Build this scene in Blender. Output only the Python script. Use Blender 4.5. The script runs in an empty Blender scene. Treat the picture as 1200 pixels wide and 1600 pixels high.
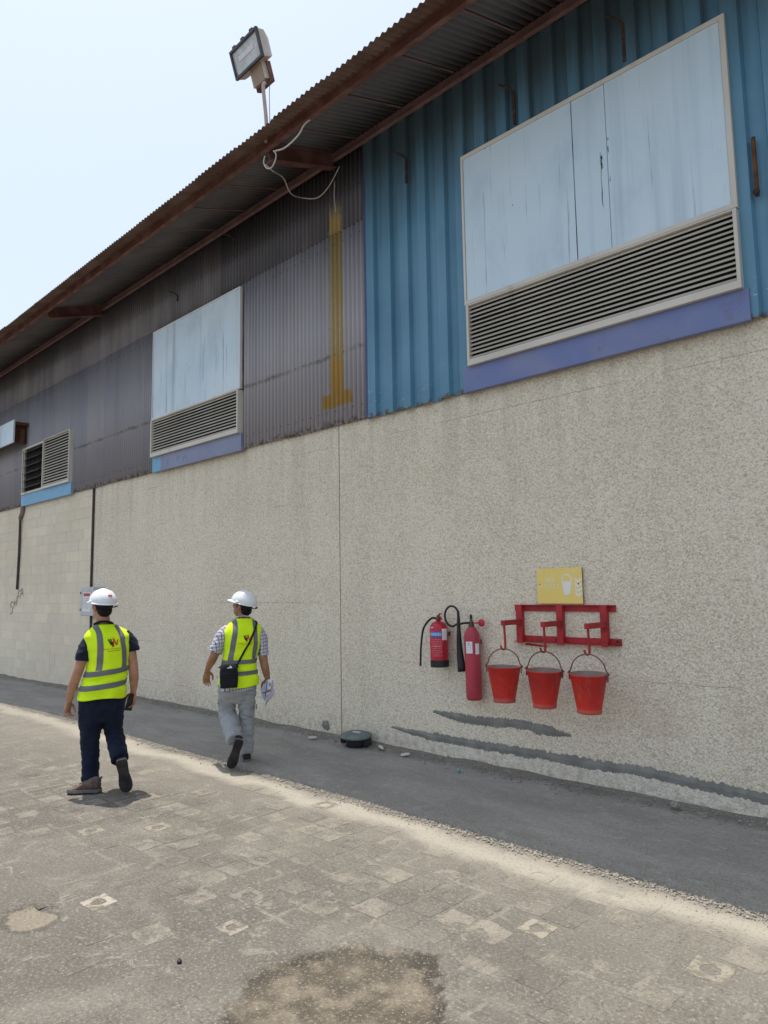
import bpy, bmesh, math, random
import numpy as np
from mathutils import Vector, Matrix, noise as mnoise
random.seed(7)
PI = math.pi
scene = bpy.context.scene
C = scene.collection

# ------------------------------------------------------------------ camera
cam_d = bpy.data.cameras.new('camera'); cam = bpy.data.objects.new('camera', cam_d); C.objects.link(cam)
YAW, PIT, ROL, DIST, CAMH = 0.775958565, 0.107217865, -0.016355271, 5.63171, 1.70
_f = Vector((-math.sin(YAW)*math.cos(PIT), math.cos(YAW)*math.cos(PIT), math.sin(PIT)))
_r = Vector((math.cos(YAW), math.sin(YAW), 0)); _u = _r.cross(_f)
_r2 = _r*math.cos(ROL)+_u*math.sin(ROL); _u2 = -_r*math.sin(ROL)+_u*math.cos(ROL)
m3 = Matrix((_r2, _u2, -_f)).transposed()
cam.matrix_world = Matrix.Translation((0, -DIST, CAMH)) @ m3.to_4x4()
cam_d.sensor_fit = 'VERTICAL'; cam_d.sensor_height = 24.0; cam_d.sensor_width = 18.0
cam_d.lens = 24.0*1116.97/1600.0
cam_d.clip_start = 0.05; cam_d.clip_end = 2000
scene.camera = cam

# ------------------------------------------------------------------ sky, sun, exposure
SUN = Vector((-0.27, 0.028, 1.0)).normalized()
w = bpy.data.worlds.new('World'); scene.world = w; w.use_nodes = True
nt = w.node_tree; nt.nodes.clear()
sk = nt.nodes.new('ShaderNodeTexSky'); sk.sky_type = 'NISHITA'; sk.sun_disc = False
sk.sun_elevation = math.asin(SUN.z); sk.sun_rotation = math.atan2(SUN.x, SUN.y)
sk.altitude = 0; sk.air_density = 1.2; sk.dust_density = 3.0; sk.ozone_density = 1.0
bg = nt.nodes.new('ShaderNodeBackground'); bg.inputs['Strength'].default_value = 0.15
wo = nt.nodes.new('ShaderNodeOutputWorld')
hz = nt.nodes.new('ShaderNodeMix'); hz.data_type = 'RGBA'; hz.inputs[0].default_value = 0.72      # even, milky haze over the whole sky
hz.inputs[7].default_value = (3.25, 3.68, 4.30, 1)
nt.links.new(sk.outputs[0], hz.inputs[6]); nt.links.new(hz.outputs[2], bg.inputs[0]); nt.links.new(bg.outputs[0], wo.inputs[0])
sl = bpy.data.lights.new('sun', 'SUN'); sl.energy = 2.85; sl.angle = math.radians(0.55); sl.color = (1.0, 0.95, 0.87)
so = bpy.data.objects.new('sun', sl); C.objects.link(so); so.location = (0, 0, 30)
so.rotation_euler = SUN.to_track_quat('Z', 'Y').to_euler()
vs = scene.view_settings; vs.view_transform = 'Standard'; vs.look = 'None'; vs.gamma = 1; vs.exposure = 0.67
vs.use_curve_mapping = False
scene.cycles.max_bounces = 8; scene.cycles.diffuse_bounces = 5

# ------------------------------------------------------------------ helpers
def link_mesh(name, verts, faces, mat=None, parent=None, smooth=False, loc=None):
    me = bpy.data.meshes.new(name); me.from_pydata([tuple(v) for v in verts], [], faces); me.update()
    return link_me(name, me, mat, parent, smooth, loc)
def link_me(name, me, mat=None, parent=None, smooth=False, loc=None):
    o = bpy.data.objects.new(name, me); C.objects.link(o)
    if mat is not None:
        me.materials.clear(); me.materials.append(mat)
    if smooth:
        me.polygons.foreach_set('use_smooth', [True]*len(me.polygons))
    if parent is not None: o.parent = parent
    if loc is not None: o.location = loc
    return o
def tag(o, label=None, cat=None, group=None, kind=None):
    if label: o['label'] = label
    if cat: o['category'] = cat
    if group: o['group'] = group
    if kind: o['kind'] = kind
    return o
def empty(name, loc=(0, 0, 0), rz=0.0):
    o = bpy.data.objects.new(name, None); C.objects.link(o); o.location = loc; o.rotation_euler = (0, 0, rz)
    o.empty_display_size = 0.2
    return o
class MB:
    """collects shapes into ONE mesh"""
    def __init__(s): s.v = []; s.f = []
    def add(s, vf):
        n = len(s.v); s.v += [Vector(p) for p in vf[0]]; s.f += [tuple(i+n for i in f) for f in vf[1]]; return s
    def build(s, name, mat=None, parent=None, smooth=False, bevel=0.0, loc=None):
        o = link_mesh(name, s.v, s.f, mat, parent, smooth, loc)
        if bevel > 0:
            bm = bmesh.new(); bm.from_mesh(o.data)
            ed = [e for e in bm.edges if len(e.link_faces) == 2 and e.calc_face_angle(0) > 0.6]
            bmesh.ops.bevel(bm, geom=ed, offset=bevel, segments=2, profile=0.7, affect='EDGES', clamp_overlap=True)
            bm.to_mesh(o.data); bm.free()
        return o
def box(x0, x1, y0, y1, z0, z1):
    v = [(x0,y0,z0),(x1,y0,z0),(x1,y1,z0),(x0,y1,z0),(x0,y0,z1),(x1,y0,z1),(x1,y1,z1),(x0,y1,z1)]
    return v, [(0,3,2,1),(4,5,6,7),(0,1,5,4),(1,2,6,5),(2,3,7,6),(3,0,4,7)]
def obox(c, ax, ay, az):
    """box with centre and three half-axis vectors"""
    c, ax, ay, az = map(Vector, (c, ax, ay, az)); v = []
    for sz in (-1, 1):
        for sx, sy in ((-1,-1),(1,-1),(1,1),(-1,1)): v.append(c+ax*sx+ay*sy+az*sz)
    f = [(0,3,2,1),(4,5,6,7),(0,1,5,4),(1,2,6,5),(2,3,7,6),(3,0,4,7)]
    if ax.cross(ay).dot(az) < 0: f = [tuple(reversed(q)) for q in f]
    return v, f
def catmull(pts, n=5):
    pts = [np.array(p, float) for p in pts]
    if len(pts) < 3:
        return [pts[0]+(pts[-1]-pts[0])*t for t in np.linspace(0, 1, n+1)]
    P = [2*pts[0]-pts[1]]+pts+[2*pts[-1]-pts[-2]]; out = []
    for i in range(1, len(P)-2):
        for k in range(n):
            t = k/n
            out.append(0.5*((2*P[i])+(-P[i-1]+P[i+1])*t+(2*P[i-1]-5*P[i]+4*P[i+1]-P[i+2])*t*t+(-P[i-1]+3*P[i]-3*P[i+1]+P[i+2])*t**3))
    out.append(pts[-1]); return out
def tube(pts, rad, seg=10, n=5, flat=1.0, round_end=False, up=(0, 0, 1)):
    """tapered tube through points (radius per point)"""
    if not hasattr(rad, '__len__'): rad = [rad]*len(pts)
    q = [list(p)+[r] for p, r in zip(pts, rad)]
    s = catmull(q, n); P = [Vector(a[:3]) for a in s]; Rr = [float(a[3]) for a in s]
    if round_end:
        d0 = (P[0]-P[1]).normalized(); d1 = (P[-1]-P[-2]).normalized(); r0, r1 = Rr[0], Rr[-1]
        P = [P[0]+d0*r0*k for k in (0.97, 0.7, 0.38)]+P+[P[-1]+d1*r1*k for k in (0.38, 0.7, 0.97)]
        Rr = [r0*k for k in (0.25, 0.72, 0.93)]+Rr+[r1*k for k in (0.93, 0.72, 0.25)]
    T = [(P[min(i+1, len(P)-1)]-P[max(i-1, 0)]).normalized() for i in range(len(P))]
    nrm = Vector(up); nrm = nrm-T[0]*nrm.dot(T[0])
    if nrm.length < 1e-3: nrm = Vector((1, 0, 0)); nrm = nrm-T[0]*nrm.dot(T[0])
    nrm.normalize(); v = []; f = []
    for i in range(len(P)):
        nrm = (nrm-T[i]*nrm.dot(T[i])).normalized(); b = T[i].cross(nrm)
        for k in range(seg):
            a = 2*PI*k/seg; v.append(P[i]+nrm*math.cos(a)*Rr[i]*flat+b*math.sin(a)*Rr[i])
    for i in range(len(P)-1):
        for k in range(seg):
            a, b2 = i*seg+k, i*seg+(k+1) % seg; f.append((a, b2, b2+seg, a+seg))
    f.append(tuple(range(seg-1, -1, -1))); f.append(tuple((len(P)-1)*seg+k for k in range(seg)))
    return v, f
def lathe(prof, c=(0, 0, 0), seg=32, axis='Z', close=True):
    """prof: (r, h) from bottom to top"""
    v = []; f = []
    for r, h in prof:
        for k in range(seg):
            a = 2*PI*k/seg; x, y = r*math.cos(a), r*math.sin(a)
            p = (x, y, h) if axis == 'Z' else ((x, -h, y) if axis == 'Y' else (h, x, y))
            v.append((c[0]+p[0], c[1]+p[1], c[2]+p[2]))
    for i in range(len(prof)-1):
        for k in range(seg):
            a, b = i*seg+k, i*seg+(k+1) % seg; f.append((a, b, b+seg, a+seg))
    if close:
        f.append(tuple(range(seg-1, -1, -1))); f.append(tuple((len(prof)-1)*seg+k for k in range(seg)))
    return v, f
def ell(c, r, seg=20, rings=12, rot=None):
    v = []; f = []; c = Vector(c)
    for i in range(rings+1):
        t = PI*i/rings; t = min(max(t, 0.02), PI-0.02)
        for k in range(seg):
            a = 2*PI*k/seg; p = Vector((r[0]*math.sin(t)*math.cos(a), r[1]*math.sin(t)*math.sin(a), -r[2]*math.cos(t)))
            if rot is not None: p = rot @ p
            v.append(c+p)
    for i in range(rings):
        for k in range(seg):
            a, b = i*seg+k, i*seg+(k+1) % seg; f.append((a, b, b+seg, a+seg))
    f.append(tuple(range(seg-1, -1, -1))); f.append(tuple(rings*seg+k for k in range(seg)))
    return v, f
def prism(poly, y0, y1):
    """polygon in x,z extruded along y (y0 = front, smaller)"""
    n = len(poly); v = [(p[0], y0, p[1]) for p in poly]+[(p[0], y1, p[1]) for p in poly]
    ar = sum(poly[i][0]*poly[(i+1) % n][1]-poly[(i+1) % n][0]*poly[i][1] for i in range(n))
    f = [tuple(range(n)), tuple(range(2*n-1, n-1, -1))]+[((i+1) % n, i, i+n, (i+1) % n+n) for i in range(n)]
    if ar < 0: f = [tuple(reversed(q)) for q in f]
    return v, f
def evaluated(o):
    dg = bpy.context.evaluated_depsgraph_get(); me = bpy.data.meshes.new_from_object(o.evaluated_get(dg)); return me
def fuse(parts, voxel, smooth_it=4):
    """one continuous skin over overlapping closed shapes"""
    mb = MB()
    for p in parts: mb.add(p)
    o = link_mesh('fuse_tmp', mb.v, mb.f)
    m = o.modifiers.new('r', 'REMESH'); m.mode = 'VOXEL'; m.voxel_size = voxel; m.use_smooth_shade = True
    s = o.modifiers.new('s', 'SMOOTH'); s.factor = 0.5; s.iterations = smooth_it
    me = evaluated(o); old = o.data; bpy.data.objects.remove(o); bpy.data.meshes.remove(old)
    me.polygons.foreach_set('use_smooth', [True]*len(me.polygons))
    return me
def displace(me, fn):
    n = len(me.vertices); co = np.empty(n*3); no = np.empty(n*3)
    me.vertices.foreach_get('co', co); me.vertex_normals.foreach_get('vector', no) if False else me.vertices.foreach_get('normal', no)
    co = co.reshape(-1, 3); no = no.reshape(-1, 3)
    d = np.array([fn(Vector(p)) for p in co]); co = co+no*d[:, None]
    me.vertices.foreach_set('co', co.ravel()); me.update()
N3 = lambda p: mnoise.noise(p)
def text_mesh(s, size, extrude=0.0, spacing=1.0, align='CENTER'):
    cu = bpy.data.curves.new('text_tmp', 'FONT'); cu.body = s; cu.size = size; cu.extrude = extrude
    cu.align_x = align; cu.align_y = 'CENTER'; cu.space_character = spacing; cu.resolution_u = 3
    o = bpy.data.objects.new('text_tmp', cu); C.objects.link(o); me = evaluated(o)
    v = [tuple(p.co) for p in me.vertices]; f = [tuple(p.vertices) for p in me.polygons]
    bpy.data.objects.remove(o); bpy.data.curves.remove(cu); bpy.data.meshes.remove(me)
    return v, f

# ------------------------------------------------------------------ material helper
class NT:
    def __init__(s, name, rough=0.8, metal=0.0, spec=0.35):
        s.m = bpy.data.materials.new(name); s.m.use_nodes = True; s.t = s.m.node_tree; s.n = s.t.nodes; s.l = s.t.links
        s.b = s.n['Principled BSDF']; s.b.inputs['Roughness'].default_value = rough; s.b.inputs['Metallic'].default_value = metal
        s.b.inputs['Specular IOR Level'].default_value = spec
        s._pos = None
    def node(s, ty, **kw):
        n = s.n.new(ty)
        for k, v in kw.items(): setattr(n, k, v)
        return n
    def lk(s, a, b): s.l.new(a, b)
    def pos(s):
        if s._pos is None: s._pos = s.node('ShaderNodeNewGeometry').outputs['Position']
        return s._pos
    def obj(s): return s.node('ShaderNodeTexCoord').outputs['Object']
    def rnd(s): return s.node('ShaderNodeObjectInfo').outputs['Random']
    def mapv(s, v, sc=(1, 1, 1), loc=(0, 0, 0), rot=(0, 0, 0)):
        n = s.node('ShaderNodeMapping'); n.inputs['Scale'].default_value = sc; n.inputs['Location'].default_value = loc
        n.inputs['Rotation'].default_value = rot; s.lk(v, n.inputs['Vector']); return n.outputs[0]
    def noise(s, v, scale, detail=4, rough=0.55, dist=0.0):
        n = s.node('ShaderNodeTexNoise'); n.inputs['Scale'].default_value = scale; n.inputs['Detail'].default_value = detail
        n.inputs['Roughness'].default_value = rough; n.inputs['Distortion'].default_value = dist
        s.lk(v, n.inputs['Vector']); return n.outputs[0]
    def voro(s, v, scale, feature='F1', out='Distance', rand=1.0):
        n = s.node('ShaderNodeTexVoronoi'); n.feature = feature; n.inputs['Scale'].default_value = scale
        n.inputs['Randomness'].default_value = rand
        s.lk(v, n.inputs['Vector']); return n.outputs[out]
    def math(s, op, a, b=None, c=None, clamp=False):
        n = s.node('ShaderNodeMath', operation=op); n.use_clamp = clamp
        for i, x in enumerate((a, b, c)):
            if x is None: continue
            if hasattr(x, 'links'): s.lk(x, n.inputs[i])
            else: n.inputs[i].default_value = x
        return n.outputs[0]
    def ramp(s, x, a, b, lo=0.0, hi=1.0, smooth=True):
        n = s.node('ShaderNodeMapRange'); n.interpolation_type = 'SMOOTHSTEP' if smooth else 'LINEAR'
        n.inputs['From Min'].default_value = a; n.inputs['From Max'].default_value = b
        n.inputs['To Min'].default_value = lo; n.inputs['To Max'].default_value = hi
        s.lk(x, n.inputs['Value']); return n.outputs[0]
    def mix(s, fac, a, b, mode='MIX'):
        n = s.node('ShaderNodeMix', data_type='RGBA', blend_type=mode); n.clamp_factor = True
        for sock, x in ((n.inputs[0], fac), (n.inputs[6], a), (n.inputs[7], b)):
            if hasattr(x, 'links'): s.lk(x, sock)
            elif isinstance(x, (int, float)): sock.default_value = x if sock == n.inputs[0] else (x, x, x, 1)
            else: sock.default_value = (*x, 1)
        return n.outputs[2]
    def sep(s, v):
        n = s.node('ShaderNodeSeparateXYZ'); s.lk(v, n.inputs[0]); return n.outputs
    def color(s, c):
        if hasattr(c, 'links'): s.lk(c, s.b.inputs['Base Color'])
        else: s.b.inputs['Base Color'].default_value = (*c, 1)
        return s
    def roughness(s, x): s.lk(x, s.b.inputs['Roughness']); return s
    def bump(s, h, strength=0.5, dist=0.01):
        n = s.node('ShaderNodeBump'); n.inputs['Strength'].default_value = strength; n.inputs['Distance'].default_value = dist
        s.lk(h, n.inputs['Height'])
        if s.b.inputs['Normal'].links: s.lk(s.b.inputs['Normal'].links[0].from_socket, n.inputs['Normal'])
        s.lk(n.outputs[0], s.b.inputs['Normal']); return s
    def band(s, x, a, b, soft):
        """1 between a and b"""
        return s.math('MULTIPLY', s.ramp(x, a-soft, a+soft), s.ramp(x, b-soft, b+soft, 1, 0))
def worn(name, c1, c2, scale=3.0, rough=0.7, metal=0.0, bump=0.15, bscale=60, bdist=0.003, objc=True, spec=0.35, dirt=None, a=0.4, b=0.65):
    t = NT(name, rough, metal, spec); v = t.obj() if objc else t.pos()
    c = t.mix(t.ramp(t.noise(v, scale, 5, 0.6), a, b), c1, c2)
    if dirt: c = t.mix(t.ramp(t.noise(t.mapv(v, loc=(5, 3, 1)), scale*2.3, 6, 0.65), 0.55, 0.75, 0, 0.8), c, dirt)
    t.color(c)
    if bump: t.bump(t.noise(v, bscale, 3), bump, bdist)
    t.roughness(t.ramp(t.noise(v, scale*4, 3), 0.3, 0.7, max(rough-0.12, 0.05), min(rough+0.12, 1)))
    return t.m
M = {}
# rough-cast plaster
def mat_plaster(block=False):
    t = NT('block_paint' if block else 'roughcast_plaster', 0.92, 0, 0.15); p = t.pos(); x, y, z = t.sep(p)
    big = t.noise(p, 0.55, 4, 0.6); mid = t.noise(p, 2.6, 5, 0.65)
    streak = t.noise(t.mapv(p, (2.4, 2.4, 0.16)), 1.6, 5, 0.6)
    streak2 = t.noise(t.mapv(p, (9, 9, 0.5), (3, 1, 2)), 1.0, 4, 0.6)
    c = t.mix(t.ramp(big, 0.38, 0.62), (0.72, 0.63, 0.475), (0.81, 0.715, 0.555))
    c = t.mix(t.ramp(mid, 0.42, 0.72, 0, 0.6), c, (0.84, 0.745, 0.58))
    c = t.mix(t.ramp(streak, 0.50, 0.75, 0, 0.45), c, (0.60, 0.52, 0.40))
    c = t.mix(t.ramp(streak2, 0.55, 0.8, 0, 0.4), c, (0.83, 0.75, 0.61))
    fine = t.noise(p, 60 if not block else 45, 5, 0.8); cell = t.voro(p, 58 if not block else 30)
    if not block:
        wv = t.node('ShaderNodeVectorMath', operation='ADD'); t.lk(p, wv.inputs[0]); wn = t.node('ShaderNodeVectorMath', operation='SCALE'); wn.inputs['Scale'].default_value = 0.006
        nz3 = t.node('ShaderNodeTexNoise'); nz3.inputs['Scale'].default_value = 90; t.lk(p, nz3.inputs['Vector']); t.lk(nz3.outputs['Color'], wn.inputs[0]); t.lk(wn.outputs[0], wv.inputs[1])
        peb = t.sep(t.voro(wv.outputs[0], 92, 'F1', 'Color'))[0]; peb2 = t.sep(t.voro(wv.outputs[0], 50, 'F1', 'Color'))[1]
        c = t.mix(t.ramp(peb, 0.45, 0.95, 0, 0.75), c, (0.92, 0.845, 0.70))
        c = t.mix(t.ramp(peb, 0.40, 0.02, 0, 0.62), c, (0.46, 0.395, 0.295))
        c = t.mix(t.ramp(peb2, 0.72, 1.0, 0, 0.4), c, (0.93, 0.86, 0.73)); c = t.mix(t.ramp(fine, 0.43, 0.35, 0, 0.7), c, (0.30, 0.255, 0.185))  # pits of the grain darkened: micro-shadow painted into the colour
        # pinkish rusty tint spots low on the wall
        tint = t.math('MULTIPLY', t.ramp(t.noise(t.mapv(p, loc=(7, 0, 2)), 1.3, 3), 0.55, 0.75), t.ramp(z, 1.2, 0.3))
        c = t.mix(t.math('MULTIPLY', tint, 0.45), c, (0.60, 0.45, 0.33))
        # whitewashed skirting below the repair line on the right half
        zz = t.math('ADD', z, t.math('MULTIPLY', t.math('SUBTRACT', t.noise(p, 9, 4), 0.5), 0.12))
        sk_ = t.math('MULTIPLY', t.ramp(zz, 0.20, 0.17), t.ramp(x, -6.2, -5.6))
        c = t.mix(t.math('MULTIPLY', sk_, 0.35), c, (0.80, 0.77, 0.69))
        # dirty runs below the cladding, splash dirt above the pavement
        run = t.math('MULTIPLY', t.ramp(t.math('ADD', z, t.math('MULTIPLY', t.noise(t.mapv(p, (3.5, 1, 0.1), (2, 0, 0)), 1.0, 3), 2.6)), 3.7, 5.4), t.ramp(t.noise(t.mapv(p, (6, 1, 0.25), (5, 0, 0)), 1.0, 4), 0.42, 0.66))
        c = t.mix(t.math('MULTIPLY', run, 0.38), c, (0.43, 0.375, 0.285))
        spl = t.math('MULTIPLY', t.ramp(t.math('ADD', z, t.math('MULTIPLY', t.noise(p, 6, 5, 0.7), 0.5)), 0.62, 0.25), t.ramp(t.noise(t.mapv(p, loc=(3, 1, 9)), 14, 5, 0.7), 0.44, 0.6))
        c = t.mix(t.math('MULTIPLY', spl, 0.5), c, (0.36, 0.31, 0.24))
        c = t.mix(t.ramp(t.voro(t.mapv(p, loc=(0.3, 0, 0.7)), 2.4), 0.06, 0.03, 0, 0.5), c, (0.30, 0.26, 0.21))
        # hairline cracks following the hidden courses
        zc = t.math('ADD', z, t.math('MULTIPLY', t.math('SUBTRACT', t.noise(p, 5, 5, 0.7), 0.5), 0.05))
        fr = t.math('ABSOLUTE', t.math('SUBTRACT', t.math('FRACT', t.math('DIVIDE', zc, 0.62)), 0.5))
        ck = t.math('MULTIPLY', t.ramp(fr, 0.006, 0.002), t.ramp(t.noise(t.mapv(p, (0.7, 1, 1.6), (1, 4, 3)), 1.0, 2), 0.55, 0.62))
        c = t.mix(t.math('MULTIPLY', ck, 0.6), c, (0.12, 0.11, 0.10))
        t.bump(t.math('ADD', t.math('MULTIPLY', fine, 1.0), t.math('MULTIPLY', cell, 0.5)), 0.8, 0.014)
    else:
        c = t.mix(t.math('MULTIPLY', t.rnd(), 0.6), c, (0.66, 0.60, 0.49))
        c = t.mix(t.ramp(t.noise(p, 11, 6, 0.7), 0.62, 0.72, 0, 0.7), c, (0.42, 0.38, 0.31))
        t.bump(fine, 0.5, 0.008)
    t.color(c); return t.m
M['plaster'] = mat_plaster(); M['block'] = mat_plaster(True)
M['mortar'] = worn('block_mortar', (0.58, 0.53, 0.45), (0.66, 0.62, 0.54), 4, 0.95, bump=0.5, objc=False)
M['patch'] = worn('cement_repair', (0.20, 0.195, 0.175), (0.27, 0.262, 0.235), 6, 0.95, bump=0.6, bscale=90, objc=False)
M['groove'] = worn('joint_sealant', (0.075, 0.069, 0.060), (0.135, 0.120, 0.105), 6, 0.95, objc=False)
# corrugated cladding
def mat_clad(name, base, base2, lowtint, yellow=False):
    t = NT(name, 0.55, 0.0, 0.4); p = t.pos(); x, y, z = t.sep(p)
    st = t.noise(t.mapv(p, (2.6, 2.6, 0.22)), 1.0, 4, 0.55); big = t.noise(p, 0.8, 4)
    c = t.mix(t.ramp(t.rnd(), 0, 1, 0, 1, False), base, base2)
    c = t.mix(t.ramp(big, 0.4, 0.65, 0, 0.6), c, lowtint)
    c = t.mix(t.ramp(st, 0.52, 0.78, 0, 0.4), c, tuple(0.5*k for k in base))
    c = t.mix(t.ramp(t.noise(t.mapv(p, (5, 5, 0.9), (2, 5, 1)), 1.0, 3), 0.60, 0.75, 0, 0.25), c, (0.33, 0.32, 0.32))
    z4 = t.math('ADD', z, t.math('MULTIPLY', t.math('SUBTRACT', t.noise(t.mapv(p, (3, 3, 0.35), (4, 1, 0)), 1.0, 4), 0.5), 2.2))  # darkens towards the eave: its shade painted in as streaks
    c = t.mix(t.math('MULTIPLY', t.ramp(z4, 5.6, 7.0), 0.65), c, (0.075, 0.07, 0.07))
    # dirt on a fixing line and the bluer bottom of the sheets
    zz = t.math('ADD', z, t.math('MULTIPLY', t.math('SUBTRACT', t.noise(p, 4, 4), 0.5), 0.10))
    ln = t.math('MULTIPLY', t.band(zz, 4.49, 4.54, 0.015), t.ramp(t.noise(p, 2.2, 3), 0.4, 0.6, 0.1, 0.75))
    c = t.mix(ln, c, tuple(0.45*k for k in base))
    c = t.mix(t.ramp(zz, 4.5, 4.35, 0, 0.5), c, lowtint)
    # rust creeping up from the cut bottom edge
    c = t.mix(t.math('MULTIPLY', t.ramp(zz, 3.76, 3.66), t.ramp(t.noise(p, 14, 4), 0.42, 0.6, 0, 0.85)), c, (0.10, 0.055, 0.035))
    if yellow:
        nz = t.math('MULTIPLY', t.math('SUBTRACT', t.noise(p, 13, 4, 0.7), 0.5), 0.09)
        xx = t.math('ADD', x, nz); z2 = t.math('ADD', z, nz)
        a = t.math('MULTIPLY', t.band(xx, -6.375, -6.145, 0.012), t.math('MULTIPLY', t.ramp(z2, 3.90, 3.92), t.ramp(t.math('ADD', z2, t.math('MULTIPLY', t.noise(t.mapv(p, (20, 20, 0.3)), 1.0, 2), 0.5)), 6.75, 6.45)))
        b2 = t.math('MULTIPLY', t.band(xx, -6.53, -6.0, 0.012), t.band(z2, 3.88, 4.05, 0.012))
        ymask = t.math('MULTIPLY', t.math('MAXIMUM', a, b2), t.ramp(t.noise(t.mapv(p, (1, 1, 0.6)), 26, 5, 0.75), 0.30, 0.44, 0.15, 0.95))
        yc = t.mix(t.ramp(z2, 4.6, 4.4), (0.40, 0.29, 0.11), (0.45, 0.27, 0.055))
        c = t.mix(ymask, c, yc)
    t.color(c); t.bump(t.noise(p, 30, 3), 0.12, 0.004)
    t.roughness(t.ramp(st, 0.3, 0.7, 0.34, 0.5)); return t.m
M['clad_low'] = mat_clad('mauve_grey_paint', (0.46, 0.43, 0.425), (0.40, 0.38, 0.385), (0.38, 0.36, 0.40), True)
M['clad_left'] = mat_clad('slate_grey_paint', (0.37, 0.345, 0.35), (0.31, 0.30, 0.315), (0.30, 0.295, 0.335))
M['clad_up'] = mat_clad('navy_grey_eave_shade', (0.14, 0.135, 0.16), (0.11, 0.11, 0.14), (0.15, 0.145, 0.17), True)  # upper row: colour darkened to stand for the shade under the eave
M['clad_up_left'] = mat_clad('slate_grey_eave_shade', (0.335, 0.315, 0.325), (0.28, 0.27, 0.29), (0.27, 0.27, 0.31))  # slightly darker copy of the slate tone, eave shade put into the colour
def mat_blue():
    t = NT('blue_paint', 0.5, 0, 0.4); p = t.pos(); x, y, z = t.sep(p)
    st = t.noise(t.mapv(p, (6, 6, 0.2)), 1.0, 5, 0.65); big = t.noise(p, 0.9, 4)
    c = t.mix(t.ramp(big, 0.38, 0.66), (0.095, 0.235, 0.34), (0.125, 0.28, 0.395))
    c = t.mix(t.ramp(st, 0.50, 0.75, 0, 0.5), c, (0.065, 0.14, 0.195))
    # eave shade painted into the colour, in drips down from the top
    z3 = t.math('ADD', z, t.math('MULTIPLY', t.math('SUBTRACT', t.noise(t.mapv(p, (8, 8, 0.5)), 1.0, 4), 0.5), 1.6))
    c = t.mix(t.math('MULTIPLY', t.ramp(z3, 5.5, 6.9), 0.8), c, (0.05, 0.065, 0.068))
    # scratched patches low on the sheets
    sc = t.math('MULTIPLY', t.ramp(t.noise(t.mapv(p, (1, 1, 3.0)), 9, 5, 0.75), 0.60, 0.66), t.band(z, 3.74, 3.98, 0.05))
    c = t.mix(t.math('MULTIPLY', sc, 0.6), c, (0.45, 0.56, 0.62))
    c = t.mix(t.math('MULTIPLY', t.ramp(z, 3.70, 3.66), t.ramp(t.noise(p, 14, 4), 0.42, 0.6, 0, 0.85)), c, (0.10, 0.055, 0.035))
    t.color(c); t.bump(t.noise(p, 25, 3), 0.1, 0.004); t.roughness(t.ramp(st, 0.3, 0.7, 0.4, 0.65)); return t.m
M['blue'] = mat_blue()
def mat_board(name, c1, c2, dark, blur=0.5):
    t = NT(name, 0.55, 0, 0.4); p = t.pos(); x, y, z = t.sep(p)
    c = t.mix(t.ramp(t.noise(p, 0.9, 3), 0.35, 0.65), c1, c2)
    c = t.mix(t.math('MULTIPLY', t.rnd(), 0.3), c, c2)
    s1 = t.noise(t.mapv(p, (5, 1, 0.13), (1, 0, 0)), 1.0, 4, 0.55); s2 = t.noise(t.mapv(p, (22, 1, 0.7), (9, 0, 4)), 1.0, 4, 0.6)
    c = t.mix(t.ramp(s1, 0.52, 0.78, 0, blur), c, dark)
    c = t.mix(t.ramp(s2, 0.61, 0.72, 0, blur), c, tuple(k*0.5 for k in dark))
    c = t.mix(t.ramp(t.noise(t.mapv(p, (1.5, 1, 0.7)), 1.6, 5, 0.65), 0.45, 0.75, 0, 0.4), c, dark)
    c = t.mix(t.ramp(t.voro(p, 3.1), 0.035, 0.02, 0, 0.8), c, (0.10, 0.11, 0.12))
    t.color(c); t.bump(t.noise(p, 18, 3), 0.08, 0.004); return t.m
M['board_blue'] = mat_board('pale_blue_board', (0.57, 0.70, 0.785), (0.62, 0.735, 0.805), (0.36, 0.46, 0.55), 0.7)
M['board_grey'] = mat_board('weathered_pale_board', (0.57, 0.70, 0.78), (0.66, 0.76, 0.81), (0.30, 0.39, 0.45), 0.95)
def trim_mat(name, c1, c2, dark):
    t = NT(name, 0.6, 0, 0.35); p = t.pos()
    c = t.mix(t.ramp(t.noise(p, 1.1, 4), 0.35, 0.68), c1, c2); c = t.mix(t.ramp(t.noise(t.mapv(p, (7, 7, 1.2)), 1.0, 5, 0.65), 0.56, 0.80, 0, 0.7), c, dark)
    c = t.mix(t.ramp(t.noise(p, 60, 4, 0.7), 0.66, 0.76, 0, 0.6), c, dark); t.color(c); t.bump(t.noise(p, 40, 3), 0.1, 0.002); return t.m
M['trim'] = trim_mat('cream_trim_paint', (0.66, 0.62, 0.54), (0.58, 0.54, 0.47), (0.36, 0.31, 0.26))
M['trimwhite'] = trim_mat('white_trim_paint', (0.74, 0.75, 0.74), (0.66, 0.67, 0.67), (0.42, 0.40, 0.38))
M['slat'] = trim_mat('louvre_slat_paint', (0.56, 0.51, 0.425), (0.47, 0.425, 0.35), (0.26, 0.22, 0.175))
M['edge_brown'] = worn('frame_edge_brown', (0.12, 0.075, 0.06), (0.18, 0.12, 0.10), 5, 0.7, objc=False)
M['void'] = worn('dark_interior', (0.012, 0.012, 0.013), (0.02, 0.02, 0.02), 2, 0.9, bump=0, objc=False)
M['flash_purple'] = worn('purple_flashing', (0.156, 0.193, 0.387), (0.202, 0.227, 0.369), 2.5, 0.55, dirt=(0.151, 0.140, 0.184), objc=False)
M['flash_mauve'] = worn('mauve_flashing', (0.226, 0.244, 0.356), (0.248, 0.275, 0.394), 2.5, 0.55, dirt=(0.140, 0.146, 0.172), objc=False)
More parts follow.
